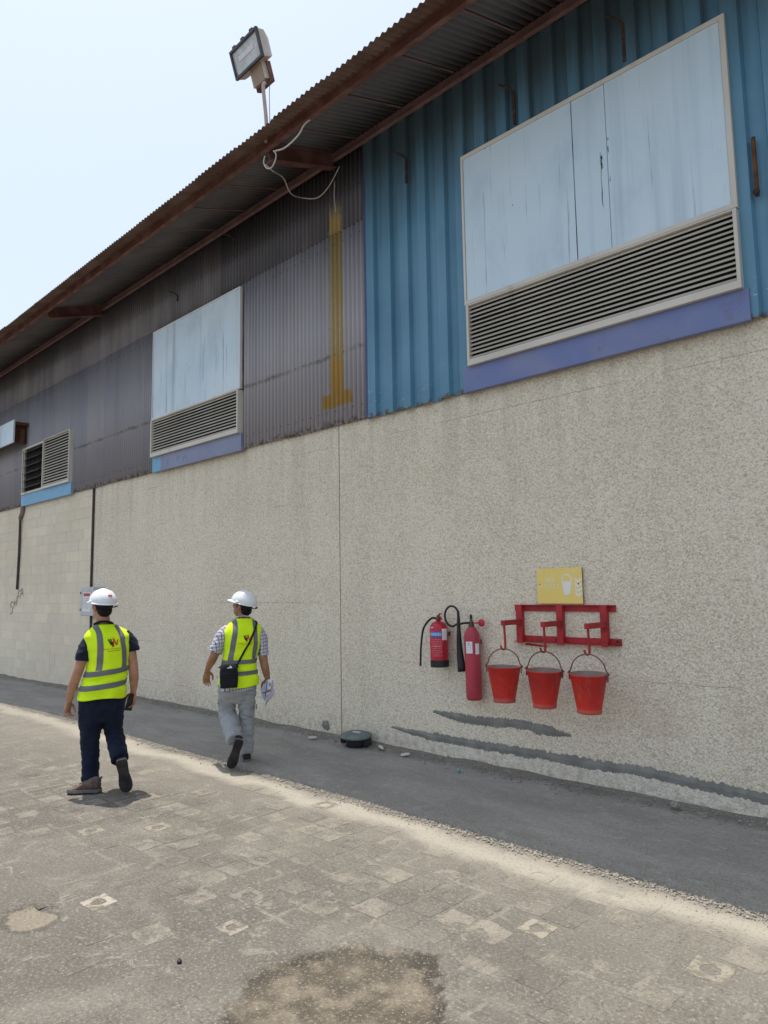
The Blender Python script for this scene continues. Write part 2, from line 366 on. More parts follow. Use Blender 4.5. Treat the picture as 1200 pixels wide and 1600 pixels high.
M['flash_blue'] = worn('blue_flashing', (0.178, 0.390, 0.585), (0.208, 0.433, 0.626), 2.5, 0.55, objc=False)
M['oxide'] = worn('red_oxide_steel', (0.144, 0.059, 0.046), (0.230, 0.116, 0.094), 5, 0.75, bump=0.3, dirt=(0.069, 0.048, 0.043), objc=False)
M['oxide_dull'] = worn('dull_oxide_steel', (0.269, 0.154, 0.147), (0.192, 0.109, 0.102), 4, 0.75, bump=0.3, dirt=(0.102, 0.064, 0.058), objc=False)
M['roof'] = worn('rusty_roof_sheet', (0.138, 0.079, 0.057), (0.204, 0.131, 0.102), 3, 0.8, bump=0.3, dirt=(0.084, 0.059, 0.048), objc=False)
M['soffit'] = worn('soffit_sheet', (0.146, 0.139, 0.139), (0.191, 0.168, 0.161), 1.5, 0.7, bump=0.2, dirt=(0.146, 0.088, 0.066), objc=False)
M['rust'] = worn('rust', (0.090, 0.042, 0.027), (0.158, 0.069, 0.032), 20, 0.9, bump=0.4, objc=False)
M['rust_dark'] = worn('dark_rust', (0.045, 0.028, 0.022), (0.09, 0.05, 0.035), 20, 0.9, bump=0.4, objc=False)
M['backwall'] = worn('back_wall_render', (0.36, 0.34, 0.30), (0.42, 0.40, 0.36), 1, 0.95, objc=False)
def mat_bucket():
    t = NT('bucket_red_paint', 0.5, 0, 0.4); p = t.pos(); o = t.obj(); z = t.sep(o)[2]
    c = t.mix(t.ramp(t.noise(p, 5, 5, 0.6), 0.38, 0.66), (0.62, 0.032, 0.020), (0.48, 0.032, 0.026))
    c = t.mix(t.ramp(t.noise(t.mapv(p, (26, 26, 3)), 1.0, 4, 0.6), 0.56, 0.78, 0, 0.45), c, (0.66, 0.16, 0.11))
    chip = t.ramp(t.noise(p, 38, 5, 0.75), 0.63, 0.68); c = t.mix(t.math('MULTIPLY', chip, 0.8), c, (0.12, 0.055, 0.04))
    c = t.mix(t.math('MULTIPLY', t.ramp(t.math('ADD', z, t.math('MULTIPLY', t.noise(p, 20, 4), 0.03)), 0.065, 0.03), 0.45), c, (0.40, 0.16, 0.12))
    t.color(c); t.bump(t.noise(p, 9, 4), 0.25, 0.008); t.bump(chip, -0.3, 0.001); t.roughness(t.ramp(t.noise(p, 18, 4), 0.3, 0.7, 0.4, 0.7)); return t.m
M['hardred'] = mat_bucket()
M['rackred'] = worn('rack_red_paint', (0.428, 0.027, 0.031), (0.309, 0.022, 0.027), 8, 0.55, bump=0.15, dirt=(0.155, 0.031, 0.029))
M['bucket_in'] = worn('bucket_inside_grey', (0.320, 0.224, 0.192), (0.448, 0.336, 0.288), 9, 0.7)
M['extred'] = worn('extinguisher_crimson', (0.506, 0.015, 0.038), (0.431, 0.015, 0.036), 5, 0.35, bump=0.03, spec=0.5)
M['extred_faded'] = worn('faded_crimson', (0.461, 0.054, 0.079), (0.391, 0.043, 0.064), 4, 0.5, bump=0.05, dirt=(0.307, 0.077, 0.077))
M['blackrub'] = worn('black_rubber', (0.014, 0.014, 0.015), (0.024, 0.024, 0.025), 9, 0.55, bump=0.1)
M['brass'] = worn('dull_brass', (0.12, 0.085, 0.05), (0.07, 0.05, 0.035), 14, 0.5, metal=0.6)
M['labelwhite'] = worn('label_paper', (0.792, 0.792, 0.792), (0.696, 0.696, 0.696), 9, 0.6, bump=0)
M['labelgrey'] = worn('label_print_grey', (0.34, 0.35, 0.37), (0.38, 0.38, 0.4), 9, 0.6, bump=0)
M['labelblue'] = worn('label_blue', (0.048, 0.256, 0.672), (0.048, 0.224, 0.608), 9, 0.5, bump=0)
M['printpink'] = worn('label_print_pink', (0.62, 0.33, 0.35), (0.55, 0.3, 0.32), 9, 0.5, bump=0)
M['redprint'] = worn('red_print', (0.5, 0.04, 0.05), (0.45, 0.04, 0.05), 9, 0.5, bump=0)
M['signyellow'] = worn('sign_yellow', (0.84, 0.63, 0.17), (0.84, 0.66, 0.23), 4, 0.5, bump=0)
M['signwhite'] = worn('sign_faded_white', (0.775, 0.750, 0.700), (0.820, 0.800, 0.750), 4, 0.5, bump=0)
M['signwhite_faint'] = worn('sign_ghost_white', (0.806, 0.742, 0.459), (0.820, 0.812, 0.612), 30, 0.5, bump=0)
M['cablewhite'] = worn('cable_sheath', (0.650, 0.611, 0.546), (0.546, 0.507, 0.455), 9, 0.5, bump=0)
M['cabledark'] = worn('dark_cable', (0.03, 0.03, 0.03), (0.05, 0.045, 0.04), 9, 0.6, bump=0)
M['lamp_body'] = worn('lamp_housing_cream', (0.540, 0.486, 0.419), (0.621, 0.567, 0.499), 6, 0.6, bump=0.1)
M['lamp_tan'] = worn('lamp_gear_tan', (0.364, 0.273, 0.202), (0.429, 0.325, 0.247), 6, 0.6, bump=0.1)
M['lamp_edge'] = worn('lamp_dark_frame', (0.05, 0.055, 0.06), (0.09, 0.09, 0.09), 6, 0.5, bump=0.1)
M['lamp_pole'] = worn('lamp_pole_pink', (0.40, 0.30, 0.25), (0.46, 0.36, 0.31), 6, 0.65)
M['reflector'] = worn('lamp_reflector', (0.55, 0.55, 0.53), (0.45, 0.45, 0.44), 4, 0.35, metal=0.3, bump=0)
gl = NT('lamp_glass', 0.12, 0, 0.5).color((0.75, 0.77, 0.76)); gl.b.inputs['Transmission Weight'].default_value = 0.75; M['glass'] = gl.m
M['dark_blade'] = worn('dusty_glass_blade', (0.085, 0.085, 0.09), (0.13, 0.13, 0.13), 5, 0.35, bump=0.05, objc=False)
M['galv'] = worn('grey_enclosure', (0.540, 0.553, 0.553), (0.459, 0.472, 0.472), 5, 0.5, bump=0.05)
M['conduit'] = worn('brown_conduit', (0.055, 0.042, 0.035), (0.085, 0.065, 0.055), 6, 0.7)
M['pinkpipe'] = worn('painted_pipe', (0.20, 0.145, 0.13), (0.26, 0.2, 0.18), 6, 0.7)
M['scrawl'] = worn('black_marker', (0.216, 0.204, 0.180), (0.384, 0.360, 0.324), 30, 0.9, bump=0)
M['coverplastic'] = worn('faded_green_plastic', (0.120, 0.152, 0.147), (0.176, 0.208, 0.200), 9, 0.6, dirt=(0.272, 0.264, 0.240))
M['stone'] = worn('stone', (0.288, 0.258, 0.216), (0.408, 0.372, 0.318), 22, 0.95, bump=0.4, objc=False)
M['rubble'] = worn('rubble', (0.204, 0.187, 0.170), (0.340, 0.306, 0.264), 22, 0.95, bump=0.4, objc=False)
M['chip'] = worn('pale_plaster_chip', (0.546, 0.520, 0.468), (0.650, 0.624, 0.572), 22, 0.95, bump=0.4)
M['bluegreen'] = worn('turquoise_scrap', (0.16, 0.34, 0.36), (0.2, 0.4, 0.42), 22, 0.7)

# ground
def g_z(x):                                    # the yard falls slightly towards the far left
    t = min(max((-9.5-x)/8.0, 0), 1); return -0.11*t*t*(3-2*t)
def mat_ground(paver=False):
    t = NT('dusty_paver' if paver else 'dusty_asphalt', 0.93, 0, 0.2); p = t.pos(); x, y, z = t.sep(p)
    big = t.noise(p, 0.5, 4); mid = t.noise(p, 2.1, 6, 0.65, 0.4); fine = t.noise(p, 62, 4, 0.8); sp = t.noise(p, 190, 2, 0.7)
    c = t.mix(t.ramp(big, 0.35, 0.65), (0.128, 0.116, 0.099), (0.162, 0.148, 0.126))
    c = t.mix(t.ramp(mid, 0.45, 0.72, 0, 0.75), c, (0.222, 0.202, 0.17))
    c = t.mix(t.ramp(t.noise(t.mapv(p, loc=(3, 8, 0)), 1.4, 5, 0.6), 0.55, 0.75, 0, 0.7), c, (0.105, 0.096, 0.083))
    c = t.mix(t.math('MULTIPLY', t.ramp(t.noise(t.mapv(p, loc=(11, 2, 0)), 1.1, 5, 0.65), 0.60, 0.78), 0.45), c, (0.20, 0.155, 0.115))
    bl = t.noise(t.mapv(p, loc=(2, 13, 0)), 7.5, 6, 0.72, 0.8)
    c = t.mix(t.math('MULTIPLY', t.ramp(bl, 0.54, 0.64), t.ramp(t.noise(t.mapv(p, loc=(21, 3, 0)), 1.7, 3), 0.42, 0.62, 0.15, 0.8)), c, (0.30, 0.27, 0.222))
    c = t.mix(t.ramp(bl, 0.42, 0.34, 0, 0.5), c, (0.085, 0.076, 0.063))
    # ghost outlines of paver joints (dust caught in the seams), broken up
    bx = t.math('ABSOLUTE', t.math('SUBTRACT', t.math('FRACT', t.math('DIVIDE', t.math('ADD', x, t.math('MULTIPLY', t.noise(p, 3, 3), 0.10)), 0.21)), 0.5))
    by = t.math('ABSOLUTE', t.math('SUBTRACT', t.math('FRACT', t.math('DIVIDE', t.math('ADD', y, t.math('MULTIPLY', t.noise(t.mapv(p, loc=(4, 4, 0)), 3, 3), 0.10)), 0.20)), 0.5))
    jm = t.math('MULTIPLY', t.ramp(t.math('MAXIMUM', bx, by), 0.40, 0.47), t.ramp(t.noise(t.mapv(p, loc=(9, 1, 0)), 3.4, 4, 0.7), 0.50, 0.64, 0, 0.55))
    jm = t.math('MULTIPLY', jm, t.ramp(y, -4.2, -3.2))
    c = t.mix(jm, c, (0.30, 0.27, 0.222))
    # sand drift along the apron
    yy = t.math('ADD', y, t.math('MULTIPLY', t.math('SUBTRACT', t.noise(p, 1.3, 5, 0.6), 0.5), 0.55))
    dr = t.math('MULTIPLY', t.band(yy, -1.86, -1.64, 0.10), t.ramp(x, -14, -4, 0.55, 0.9))
    c = t.mix(dr, c, (0.50, 0.455, 0.375))
    dr2 = t.math('MULTIPLY', t.ramp(yy, -2.9, -1.8), 0.42)
    c = t.mix(dr2, c, (0.265, 0.24, 0.20))
    # rough oil-dark hollow in the foreground
    nx = t.math('MULTIPLY', t.math('SUBTRACT', t.noise(p, 3.6, 7, 0.7), 0.5), 1.05)
    ex = t.math('DIVIDE', t.math('ADD', x, 2.40), 0.44); ey = t.math('DIVIDE', t.math('ADD', y, 3.52), 0.50)
    dd = t.math('ADD', t.math('SQRT', t.math('ADD', t.math('MULTIPLY', ex, ex), t.math('MULTIPLY', ey, ey))), nx)
    hol = t.ramp(dd, 1.0, 0.93); rim = t.band(dd, 0.80, 1.0, 0.07)
    c = t.mix(t.math('MULTIPLY', hol, 0.85), c, t.mix(t.ramp(t.noise(p, 6, 5), 0.4, 0.65), (0.085, 0.07, 0.05), (0.215, 0.178, 0.13)))
    c = t.mix(t.math('MULTIPLY', rim, t.ramp(t.noise(t.mapv(p, loc=(1, 6, 0)), 2.5, 3), 0.40, 0.58, 0, 0.9)), c, (0.05, 0.042, 0.034))
    # pale worn pothole
    ex = t.math('DIVIDE', t.math('ADD', x, 4.16), 0.15); ey = t.math('DIVIDE', t.math('ADD', y, 4.125), 0.115)
    d2 = t.math('ADD', t.math('SQRT', t.math('ADD', t.math('MULTIPLY', ex, ex), t.math('MULTIPLY', ey, ey))), t.math('MULTIPLY', t.math('SUBTRACT', t.noise(p, 9, 6, 0.7), 0.5), 1.6))
    c = t.mix(t.math('MULTIPLY', t.band(d2, 0.95, 1.3, 0.12), 0.65), c, (0.09, 0.08, 0.065))
    c = t.mix(t.math('MULTIPLY', t.ramp(d2, 1.0, 0.85), 0.8), c, (0.26, 0.22, 0.165))
    if paver:
        pm = t.math('MULTIPLY', t.ramp(t.rnd(), 0.25, 1.0, 0, 0.75, False), t.ramp(t.noise(t.mapv(p, loc=(5, 7, 0)), 5.5, 5, 0.7), 0.40, 0.60, 0.1, 1.0))
        c = t.mix(pm, c, (0.30, 0.268, 0.218)); c = t.mix(t.math('MULTIPLY', t.ramp(t.rnd(), 0.3, 0.0, 0, 0.5, False), t.ramp(t.noise(p, 8, 4), 0.4, 0.6)), c, (0.10, 0.09, 0.077))
    # exposed aggregate grain
    c = t.mix(t.ramp(fine, 0.53, 0.68, 0, 0.75), c, (0.37, 0.337, 0.285))
    c = t.mix(t.ramp(fine, 0.46, 0.33, 0, 0.75), c, (0.07, 0.061, 0.05))
    c = t.mix(t.ramp(sp, 0.62, 0.72, 0, 0.5), c, (0.45, 0.42, 0.37))
    t.color(c)
    t.bump(t.math('ADD', t.math('MULTIPLY', fine, 0.6), t.math('MULTIPLY', sp, 0.3)), 0.6, 0.008)
    t.bump(bl, 0.5, 0.014); t.bump(mid, 0.5, 0.03); t.bump(hol, -0.5, 0.015)
    return t.m
M['ground'] = mat_ground(); M['paver_dusty'] = mat_ground(True)
def mat_apron():
    t = NT('smooth_grey_asphalt', 0.9, 0, 0.25); p = t.pos(); x, y, z = t.sep(p)
    c = t.mix(t.ramp(t.noise(t.mapv(p, (0.6, 1.6, 1)), 1.6, 5, 0.6), 0.35, 0.68), (0.25, 0.236, 0.215), (0.325, 0.308, 0.28))
    c = t.mix(t.ramp(t.noise(t.mapv(p, (1, 4, 1), (3, 0, 0)), 3, 5, 0.65), 0.55, 0.75, 0, 0.5), c, (0.38, 0.365, 0.335))
    c = t.mix(t.ramp(t.noise(p, 7, 6, 0.7), 0.62, 0.75, 0, 0.6), c, (0.15, 0.145, 0.138))
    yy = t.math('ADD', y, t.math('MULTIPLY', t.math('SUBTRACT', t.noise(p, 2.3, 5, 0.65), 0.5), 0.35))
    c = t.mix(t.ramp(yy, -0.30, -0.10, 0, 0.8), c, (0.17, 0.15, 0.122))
    c = t.mix(t.ramp(yy, -1.25, -1.48, 0, 0.7), c, (0.24, 0.215, 0.175))
    f = t.noise(p, 75, 4, 0.8)
    c = t.mix(t.ramp(t.noise(t.mapv(p, (1, 1.5, 1), (4, 2, 0)), 9, 6, 0.7), 0.52, 0.66, 0, 0.45), c, (0.40, 0.38, 0.335))
    c = t.mix(t.ramp(f, 0.54, 0.66, 0, 0.6), c, (0.46, 0.44, 0.40)); c = t.mix(t.ramp(f, 0.46, 0.35, 0, 0.7), c, (0.11, 0.105, 0.095))
    t.color(c); t.bump(f, 0.5, 0.006); t.bump(t.noise(p, 3, 5), 0.4, 0.02); return t.m
M['apron'] = mat_apron()
def mat_paver():
    t = NT('worn_paver', 0.95, 0, 0.15); p = t.pos(); o = t.obj()
    c = t.mix(t.rnd(), (0.27, 0.242, 0.195), (0.43, 0.385, 0.31))
    c = t.mix(t.ramp(t.noise(p, 14, 5, 0.65), 0.44, 0.60, 0, 0.95), c, (0.19, 0.168, 0.134))
    f = t.noise(p, 95, 3, 0.7); c = t.mix(t.ramp(f, 0.45, 0.33, 0, 0.6), c, (0.10, 0.09, 0.075))
    t.color(c); t.bump(f, 0.5, 0.006); return t.m
M['paver'] = mat_paver()

# ================================================================== SETTING: ground
def lines(parts):
    out = []
    for a, b, n in parts: out += list(np.linspace(a, b, n, endpoint=False))
    return out+[parts[-1][1]]
gx = lines([(-900, -60, 8), (-60, -20, 20), (-20, -8, 80), (-8, 0, 200), (0, 6, 50), (6, 40, 12), (40, 900, 8)])
gy = lines([(-900, -40, 8), (-40, -8, 20), (-8, -4.6, 30), (-4.6, -1.4, 90), (-1.4, 0.3, 10), (0.3, 40, 8), (40, 900, 8)])
def ground_h(x, y):
    z = g_z(x)
    if -20 < x < 6 and -8 < y < -0.5:
        z += 0.007*N3(Vector((x*1.3, y*1.3, 0)))+0.001*N3(Vector((x*4, y*4, 3)))
        d = math.hypot((x+2.40)/0.44, (y+3.52)/0.50)+0.25*N3(Vector((x*3, y*3, 7)))
        z -= 0.014*min(max((1.02-d)/0.12, 0), 1)
        d = math.hypot((x+4.16)/0.15, (y+4.125)/0.115)+0.2*N3(Vector((x*9, y*9, 2)))
        z -= 0.012*min(max((1.1-d)/0.3, 0), 1)
        if y > -1.6: z -= 0.012*min((y+1.6)/0.15, 1)
    return z
gv = [(x, y, ground_h(x, y)) for y in gy for x in gx]; nx_ = len(gx)
gf = [(j*nx_+i, j*nx_+i+1, (j+1)*nx_+i+1, (j+1)*nx_+i) for j in range(len(gy)-1) for i in range(nx_-1)]
ground = tag(link_mesh('ground', gv, gf, M['ground'], smooth=True), kind='structure')
# paving stones that still show through the dust: square, most with a round worn eye
def paver_mesh(kind, seed):
    rnd = random.Random(seed); n = 20; outer = []; inner = []
    for k in range(n):
        a = 2*PI*k/n+PI/4; c, s = math.cos(a), math.sin(a); q = max(abs(c), abs(s))
        j = 1+rnd.uniform(-0.09, 0.03)-(0.06 if rnd.random() < 0.2 else 0); outer.append((c/q*j, s/q*j)); r = 0.52+rnd.uniform(-0.05, 0.05); inner.append((c*r, s*r))
    v = []; f = []
    if kind == 0:      # ring round an eye
        for P_, z in ((outer, -0.02), (outer, 0.0), (inner, 0.0), (inner, -0.008)): v += [(p[0], p[1], z) for p in P_]
        for a in range(3): f += [(a*n+k, a*n+(k+1) % n, (a+1)*n+(k+1) % n, (a+1)*n+k) for k in range(n)]
        f.append(tuple(3*n+k for k in range(n)))
    else:
        for P_, z in ((outer, -0.02), (outer, 0.0)): v += [(p[0], p[1], z) for p in P_]
        f += [(k, (k+1) % n, n+(k+1) % n, n+k) for k in range(n)]; f.append(tuple(n+k for k in range(n)))
    me = bpy.data.meshes.new('paver'); me.from_pydata(v, [], f); me.update(); me.materials.append(M['paver']); me.materials.append(M['ground'])
    if kind == 0: me.polygons[len(f)-1].material_index = 1
    return me
PM = [paver_mesh(0, 1), paver_mesh(0, 2), paver_mesh(1, 3), paver_mesh(1, 4)]
known = [(-4.08, -3.785, 0.082, 0.078, 0), (-5.01, -2.937, 0.082, 0.088, 0), (-3.415, -2.92, 0.088, 0.088, 3), (-3.26, -3.46, 0.07, 0.062, 0),
         (-6.07, -3.47, .085, .08, 2), (-5.40, -3.81, .085, .08, 2), (-5.31, -3.30, .08, .08, 0), (-4.97, -2.40, .08, .08, 3), (-4.95, -3.35, .09, .05, 2),
         (-4.49, -1.78, .09, .09, 0), (-3.165, -1.95, .09, .08, 2), (-2.125, -2.42, .08, .08, 0), (-2.84, -2.05, .08, .08, 2),
         (-1.35, -2.24, .09, .09, 0), (-2.12, -2.90, .09, .05, 3)]
prnd = random.Random(21); pavs = list(known); NK = len(known)
for i in range(32):
    for j in range(13):
        x = -7.4+i*0.205+prnd.uniform(-.010, .010); y = -4.15+j*0.192+prnd.uniform(-.008, .008)
        if y > -1.72 or math.hypot((x+2.40)/0.62, (y+3.52)/0.68) < 1: continue
        keep = 0.42+0.9*N3(Vector((x*0.9, y*1.3, 4)))+(0.18 if y > -3.2 else -0.18)
        if prnd.random() > keep or any(abs(x-q[0]) < 0.19 and abs(y-q[1]) < 0.18 for q in known): continue
        pavs.append((x, y, prnd.uniform(.088, .097), prnd.uniform(.080, .090), prnd.choice((3, 2, 2, 3, 0))))
PMD = []
for me in PM:
    me = me.copy(); me.name = 'paver'; me.materials[0] = M['paver_dusty']; PMD.append(me)
for q_, (x, y, sx, sy, k) in enumerate(pavs):
    o = bpy.data.objects.new('paver', (PM if q_ < NK and k < 2 else PMD)[k]); C.objects.link(o); o.parent = ground
    zz = sum(ground_h(x+a*sx, y+b*sy) for a in (-1, 0, 1) for b in (-1, 0, 1))/9
    o.location = (x, y, zz+prnd.uniform(0.0003, 0.0020)); o.scale = (sx, sy, 1); e_ = 0.06; o.rotation_euler = (math.atan((ground_h(x, y+e_)-ground_h(x, y-e_))/(2*e_)), -math.atan((ground_h(x+e_, y)-ground_h(x-e_, y))/(2*e_)), prnd.uniform(-.06, .06))

# asphalt apron at the wall foot, with a crumbling edge
axs = np.arange(-46, 14.01, 0.06); av = []; af = []
for i, x in enumerate(axs):
    e = -1.46+0.03*N3(Vector((x*1.7, 0, 0)))+0.025*N3(Vector((x*7, 3, 0))); g = g_z(x)
    for y, z in ((e-0.035, -0.03), (e, 0.012), (e+0.10, 0.022), (-0.9, 0.02), (-0.4, 0.018), (-0.18, 0.02+0.012*N3(Vector((x*3, 1, 1)))), (0.02, 0.045+0.03*N3(Vector((x*2.2, 5, 1))))):
        av.append((x, y, z+g+0.004*N3(Vector((x*2, y*3, 4)))))
for i in range(len(axs)-1):
    for j in range(6): af.append((i*7+j, (i+1)*7+j, (i+1)*7+j+1, i*7+j+1))
pave = tag(link_mesh('pavement', av, af, M['apron'], smooth=True), kind='structure')

# loose stones and grit
def stones(name, pts, mat):
    V = []; F = []
    ico = bmesh.new(); bmesh.ops.create_icosphere(ico, subdivisions=1, radius=1); iv = [v.co.copy() for v in ico.verts]; fi = [tuple(v.index for v in f.verts) for f in ico.faces]; ico.free()
    oct_v = [Vector(p) for p in ((1,0,0),(-1,0,0),(0,1,0),(0,-1,0),(0,0,1),(0,0,-1))]; oct_f = [(0,2,4),(2,1,4),(1,3,4),(3,0,4),(2,0,5),(1,2,5),(3,1,5),(0,3,5)]
    for x, y, z, r in pts:
        vv, ff = (oct_v, oct_f) if r < 0.009 else (iv, fi)
        R3 = Matrix.Rotation(random.uniform(0, 6.3), 3, 'Z') @ Matrix.Rotation(random.uniform(-.5, .5), 3, 'X'); n = len(V)
        s = Vector((random.uniform(.8, 1.3), random.uniform(.6, 1.0), random.uniform(.45, .75)))*r
        V += [R3 @ Vector((p.x*s.x*random.uniform(.85, 1.1), p.y*s.y, p.z*s.z))+Vector((x, y, z+r*0.25)) for p in vv]; F += [tuple(i+n for i in f) for f in ff]
    return link_mesh(name, V, F, mat)
pts = []
for i in range(7500):
    x = -12+12*random.random()**0.8; y = -1.50-abs(random.gauss(0, 0.06)); pts.append((x, y, ground_h(x, y)+0.004, min(random.uniform(.003, .009)*random.choice((1, 1, 1, 1.4)), .014)))
tag(stones('gravel', pts, M['stone']), kind='stuff', label='loose gravel along the broken edge of the grey pavement')
pts = []
for i in range(5000):
    x = random.uniform(-9, 0); y = random.uniform(-5.0, -1.7); pts.append((x, y, ground_h(x, y), random.uniform(.0015, .0045)*(2.0 if random.random() < .02 else 1)))
tag(stones('grit', pts, M['stone']), kind='stuff', label='fine grit scattered over the sunlit yard')
pts = []
for i in range(3200):
    x = random.uniform(-15, 0); y = -abs(random.gauss(0, 0.14)); pts.append((x, y-0.01, g_z(x)+0.035+0.06*y, random.uniform(.003, .011)*(1.8 if random.random() < .04 else 1)))
tag(stones('rubble', pts, M['rubble']), kind='stuff', label='dark crumbs of rubble along the wall foot')
def rock(name, loc, size, mat, label, cat, group=None, seed=0):
    v, f = ell((0, 0, 0), (1, 1, 1), 10, 6); V = []
    for p in v:
        k = 1+0.35*N3(p*1.4+Vector((seed, 0, 0))); V.append(Vector((p.x*size[0]*k, p.y*size[1]*k, p.z*size[2]*k)))
    o = link_mesh(name, V, f, mat, loc=loc); o.rotation_euler = (0, 0, seed*1.3); return tag(o, label, cat, group)
rock('plaster_chip', (-5.06, -0.23, 0.045), (.055, .03, .014), M['chip'], 'pale flat chip of plaster on the grey pavement, right of the black lid', 'rubble', 'loose bits at the wall foot', 1)
rock('plaster_chip', (-5.46, -0.17, 0.05), (.085, .022, .014), M['chip'], 'long pale strip of plaster lying beside the black lid', 'rubble', 'loose bits at the wall foot', 2)
rock('plaster_chip', (-6.42, -0.30, 0.045), (.06, .03, .012), M['chip'], 'pale plaster chip by the wall foot, left of the black lid', 'rubble', 'loose bits at the wall foot', 3)
rock('plastic_scrap', (-4.27, -0.36, 0.04), (.022, .016, .022), M['bluegreen'], 'tiny turquoise scrap lying on the shaded pavement', 'litter', None, 4)
rock('stone', (-2.36, -0.17, 0.06), (.035, .03, .025), M['rubble'], 'dark stone at the wall foot below the right bucket', 'stone', 'loose bits at the wall foot', 5)
rock('plaster_chip', (-1.70, -0.15, 0.06), (.045, .03, .03), M['chip'], 'white lump at the wall foot at the right picture edge', 'rubble', 'loose bits at the wall foot', 6)
rock('pebble', (-3.148, -3.82, ground_h(-3.148, -3.82)+0.006), (.014, .012, .012), M['blackrub'], 'small black pebble on the sunlit yard', 'pebble', None, 7)

# ================================================================== WAREHOUSE
wh = tag(empty('warehouse', (-6, 0, 0)), 'long warehouse with a roughcast wall, corrugated metal cladding and rusty overhanging eave', 'building')
OFF = Vector((6, 0, 0))
def W(o, parent=None):
    """parent a mesh built in world coordinates to the warehouse (or one of its parts, which share its origin)"""
    o.parent = parent or wh; o.location = (6, 0, 0) if parent is None else (0, 0, 0); return o
JX = -6.262
W(MB().add(box(JX+0.008, 13.9, 0.0, 0.22, -0.3, 3.72)).build('plaster_wall', M['plaster']))
W(MB().add(box(-13.03, JX-0.008, 0.0, 0.22, -0.3, 3.72)).build('plaster_wall', M['plaster']))
W(MB().add(box(JX-0.0079, JX+0.0079, 0.03, 0.2, -0.3, 3.72)).build('joint_filler', M['groove']))
pw = bpy.data.objects['plaster_wall']
def patch(poly_mid, w0, seed, n=90):
    """a trowelled strip of cement with ragged edges, standing 6 mm proud"""
    rnd = random.Random(seed); top = []; bot = []; pts_ = catmull([(a, 0, b) for a, b in poly_mid], 30); n = len(pts_)
    for i, p in enumerate(pts_):
        t = i/(n-1); wd = w0*(0.25+0.75*min(1, 6*t, 5*(1-t)))
        top.append((p[0], p[2]+wd*(0.5+0.35*rnd.random()+0.5*abs(N3(Vector((p[0]*9, seed, 0))))))); bot.append((p[0], p[2]-wd*(0.45+0.3*rnd.random()+0.3*N3(Vector((p[0]*7, 4, seed))))))
    v = []; f = []
    for i in range(n):
        for q in (bot[i], ((top[i][0]), (top[i][1]+bot[i][1])/2), top[i]): v.append((q[0], -0.002, q[1]))
        v[-2] = (v[-2][0], -0.009-0.003*N3(Vector((v[-2][0]*12, seed, 1))), v[-2][2])
    for i in range(n-1):
        for j in range(2): f.append((i*3+j, (i+1)*3+j, (i+1)*3+j+1, i*3+j+1))
    return v, f
W(MB().add(patch([(-5.46, .235), (-5.1, .205), (-4.69, .20), (-4.1, .20), (-3.59, .205), (-3.1, .20), (-2.70, .215), (-2.2, .19), (-1.76, .175), (-1.2, .17), (-.3, .16)], .060, 3)).build('mortar_patch', M['patch']), pw)
W(MB().add(patch([(-4.87, .455), (-4.6, .435), (-4.36, .42), (-4.0, .44), (-3.78, .445), (-3.5, .42), (-3.31, .415)], .062, 8)).build('mortar_patch', M['patch']), pw)
W(MB().add(patch([(-6.60, .115), (-6.53, .12), (-6.47, .115)], .07, 5)).build('mortar_patch', M['patch']), bpy.data.objects['plaster_wall.001'])
W(MB().add(patch([(-3.745, 1.172), (-3.70, 1.175), (-3.62, 1.17), (-3.50, 1.165)], .014, 6)).build('red_paint_run', M['redprint']), pw)
# block wall on the left: each block a piece
bw = W(MB().add(box(-18.9, -13.031, 0.004, 0.22, -0.4, 3.75)).build('block_wall', M['mortar']))
W(MB().add(box(-44.9, -18.905, 0.0, 0.22, -0.5, 3.75)).build('plaster_wall', M['plaster']))
bms = []
for s in range(4):
    rnd = random.Random(s); me = bpy.data.meshes.new('block'); d = [rnd.uniform(-.0015, .0015) for _ in range(4)]
    v, f = box(-.5, .5, 0, 1, -.5, .5)
    bm = bmesh.new(); vs_ = [bm.verts.new(p) for p in v]; [bm.faces.new([vs_[i] for i in q]) for q in f]
    bm.to_mesh(me); bm.free(); me.materials.append(M['block']); bms.append(me)
rnd = random.Random(5)
for r in range(20):
    z0 = -0.28+r*0.2
    if z0 > 3.72: break
    xs = -18.9+(0.2 if r % 2 else 0.0)
    edges = [-18.9]+[xs+0.4*k for k in range(1, 16) if -18.75 < xs+0.4*k < -13.12]+[-13.035]
    for a, b in zip(edges[:-1], edges[1:]):
        o = bpy.data.objects.new('block', rnd.choice(bms)); C.objects.link(o); o.parent = bw
        zt = min(z0+0.2, 3.735)
        o.scale = (b-a-0.005, 0.03, zt-z0-0.005); o.location = ((a+b)/2, 0.0005+rnd.uniform(-.0022, .0022), (z0+zt)/2)
# --- corrugated sheets
def sheet(profile, origin, U, V, N, L, th=0.0015):
    """profile (s, d): swept along V by L; two skins and closed edges"""
    origin, U, V, N = map(Vector, (origin, U, V, N)); n = len(profile); v = []
    for off in (0.0, -th):
        for t in (0.0, L):
            v += [origin+U*s+N*(d+off)+V*t for s, d in profile]
    f = []
    for i in range(n-1):
        f.append((i, i+1, n+i+1, n+i)); f.append((2*n+i+1, 2*n+i, 3*n+i, 3*n+i+1))
        f.append((i+1, i, 2*n+i, 2*n+i+1)); f.append((n+i, n+i+1, 3*n+i+1, 3*n+i))
    f.append((0, n, 3*n, 2*n)); f.append((n-1, 3*n-1, 4*n-1, 2*n-1))
    return v, f
PITCH = 0.0762
def sine(npitch, depth=0.044, per=8): return [(k*PITCH/per, depth/2*math.cos(2*PI*k/per)) for k in range(npitch*per+1)]
XN = (1, 0, 0); YF = (0, -1, 0)
NP = 10; nsheets = 42; x1 = -5.722
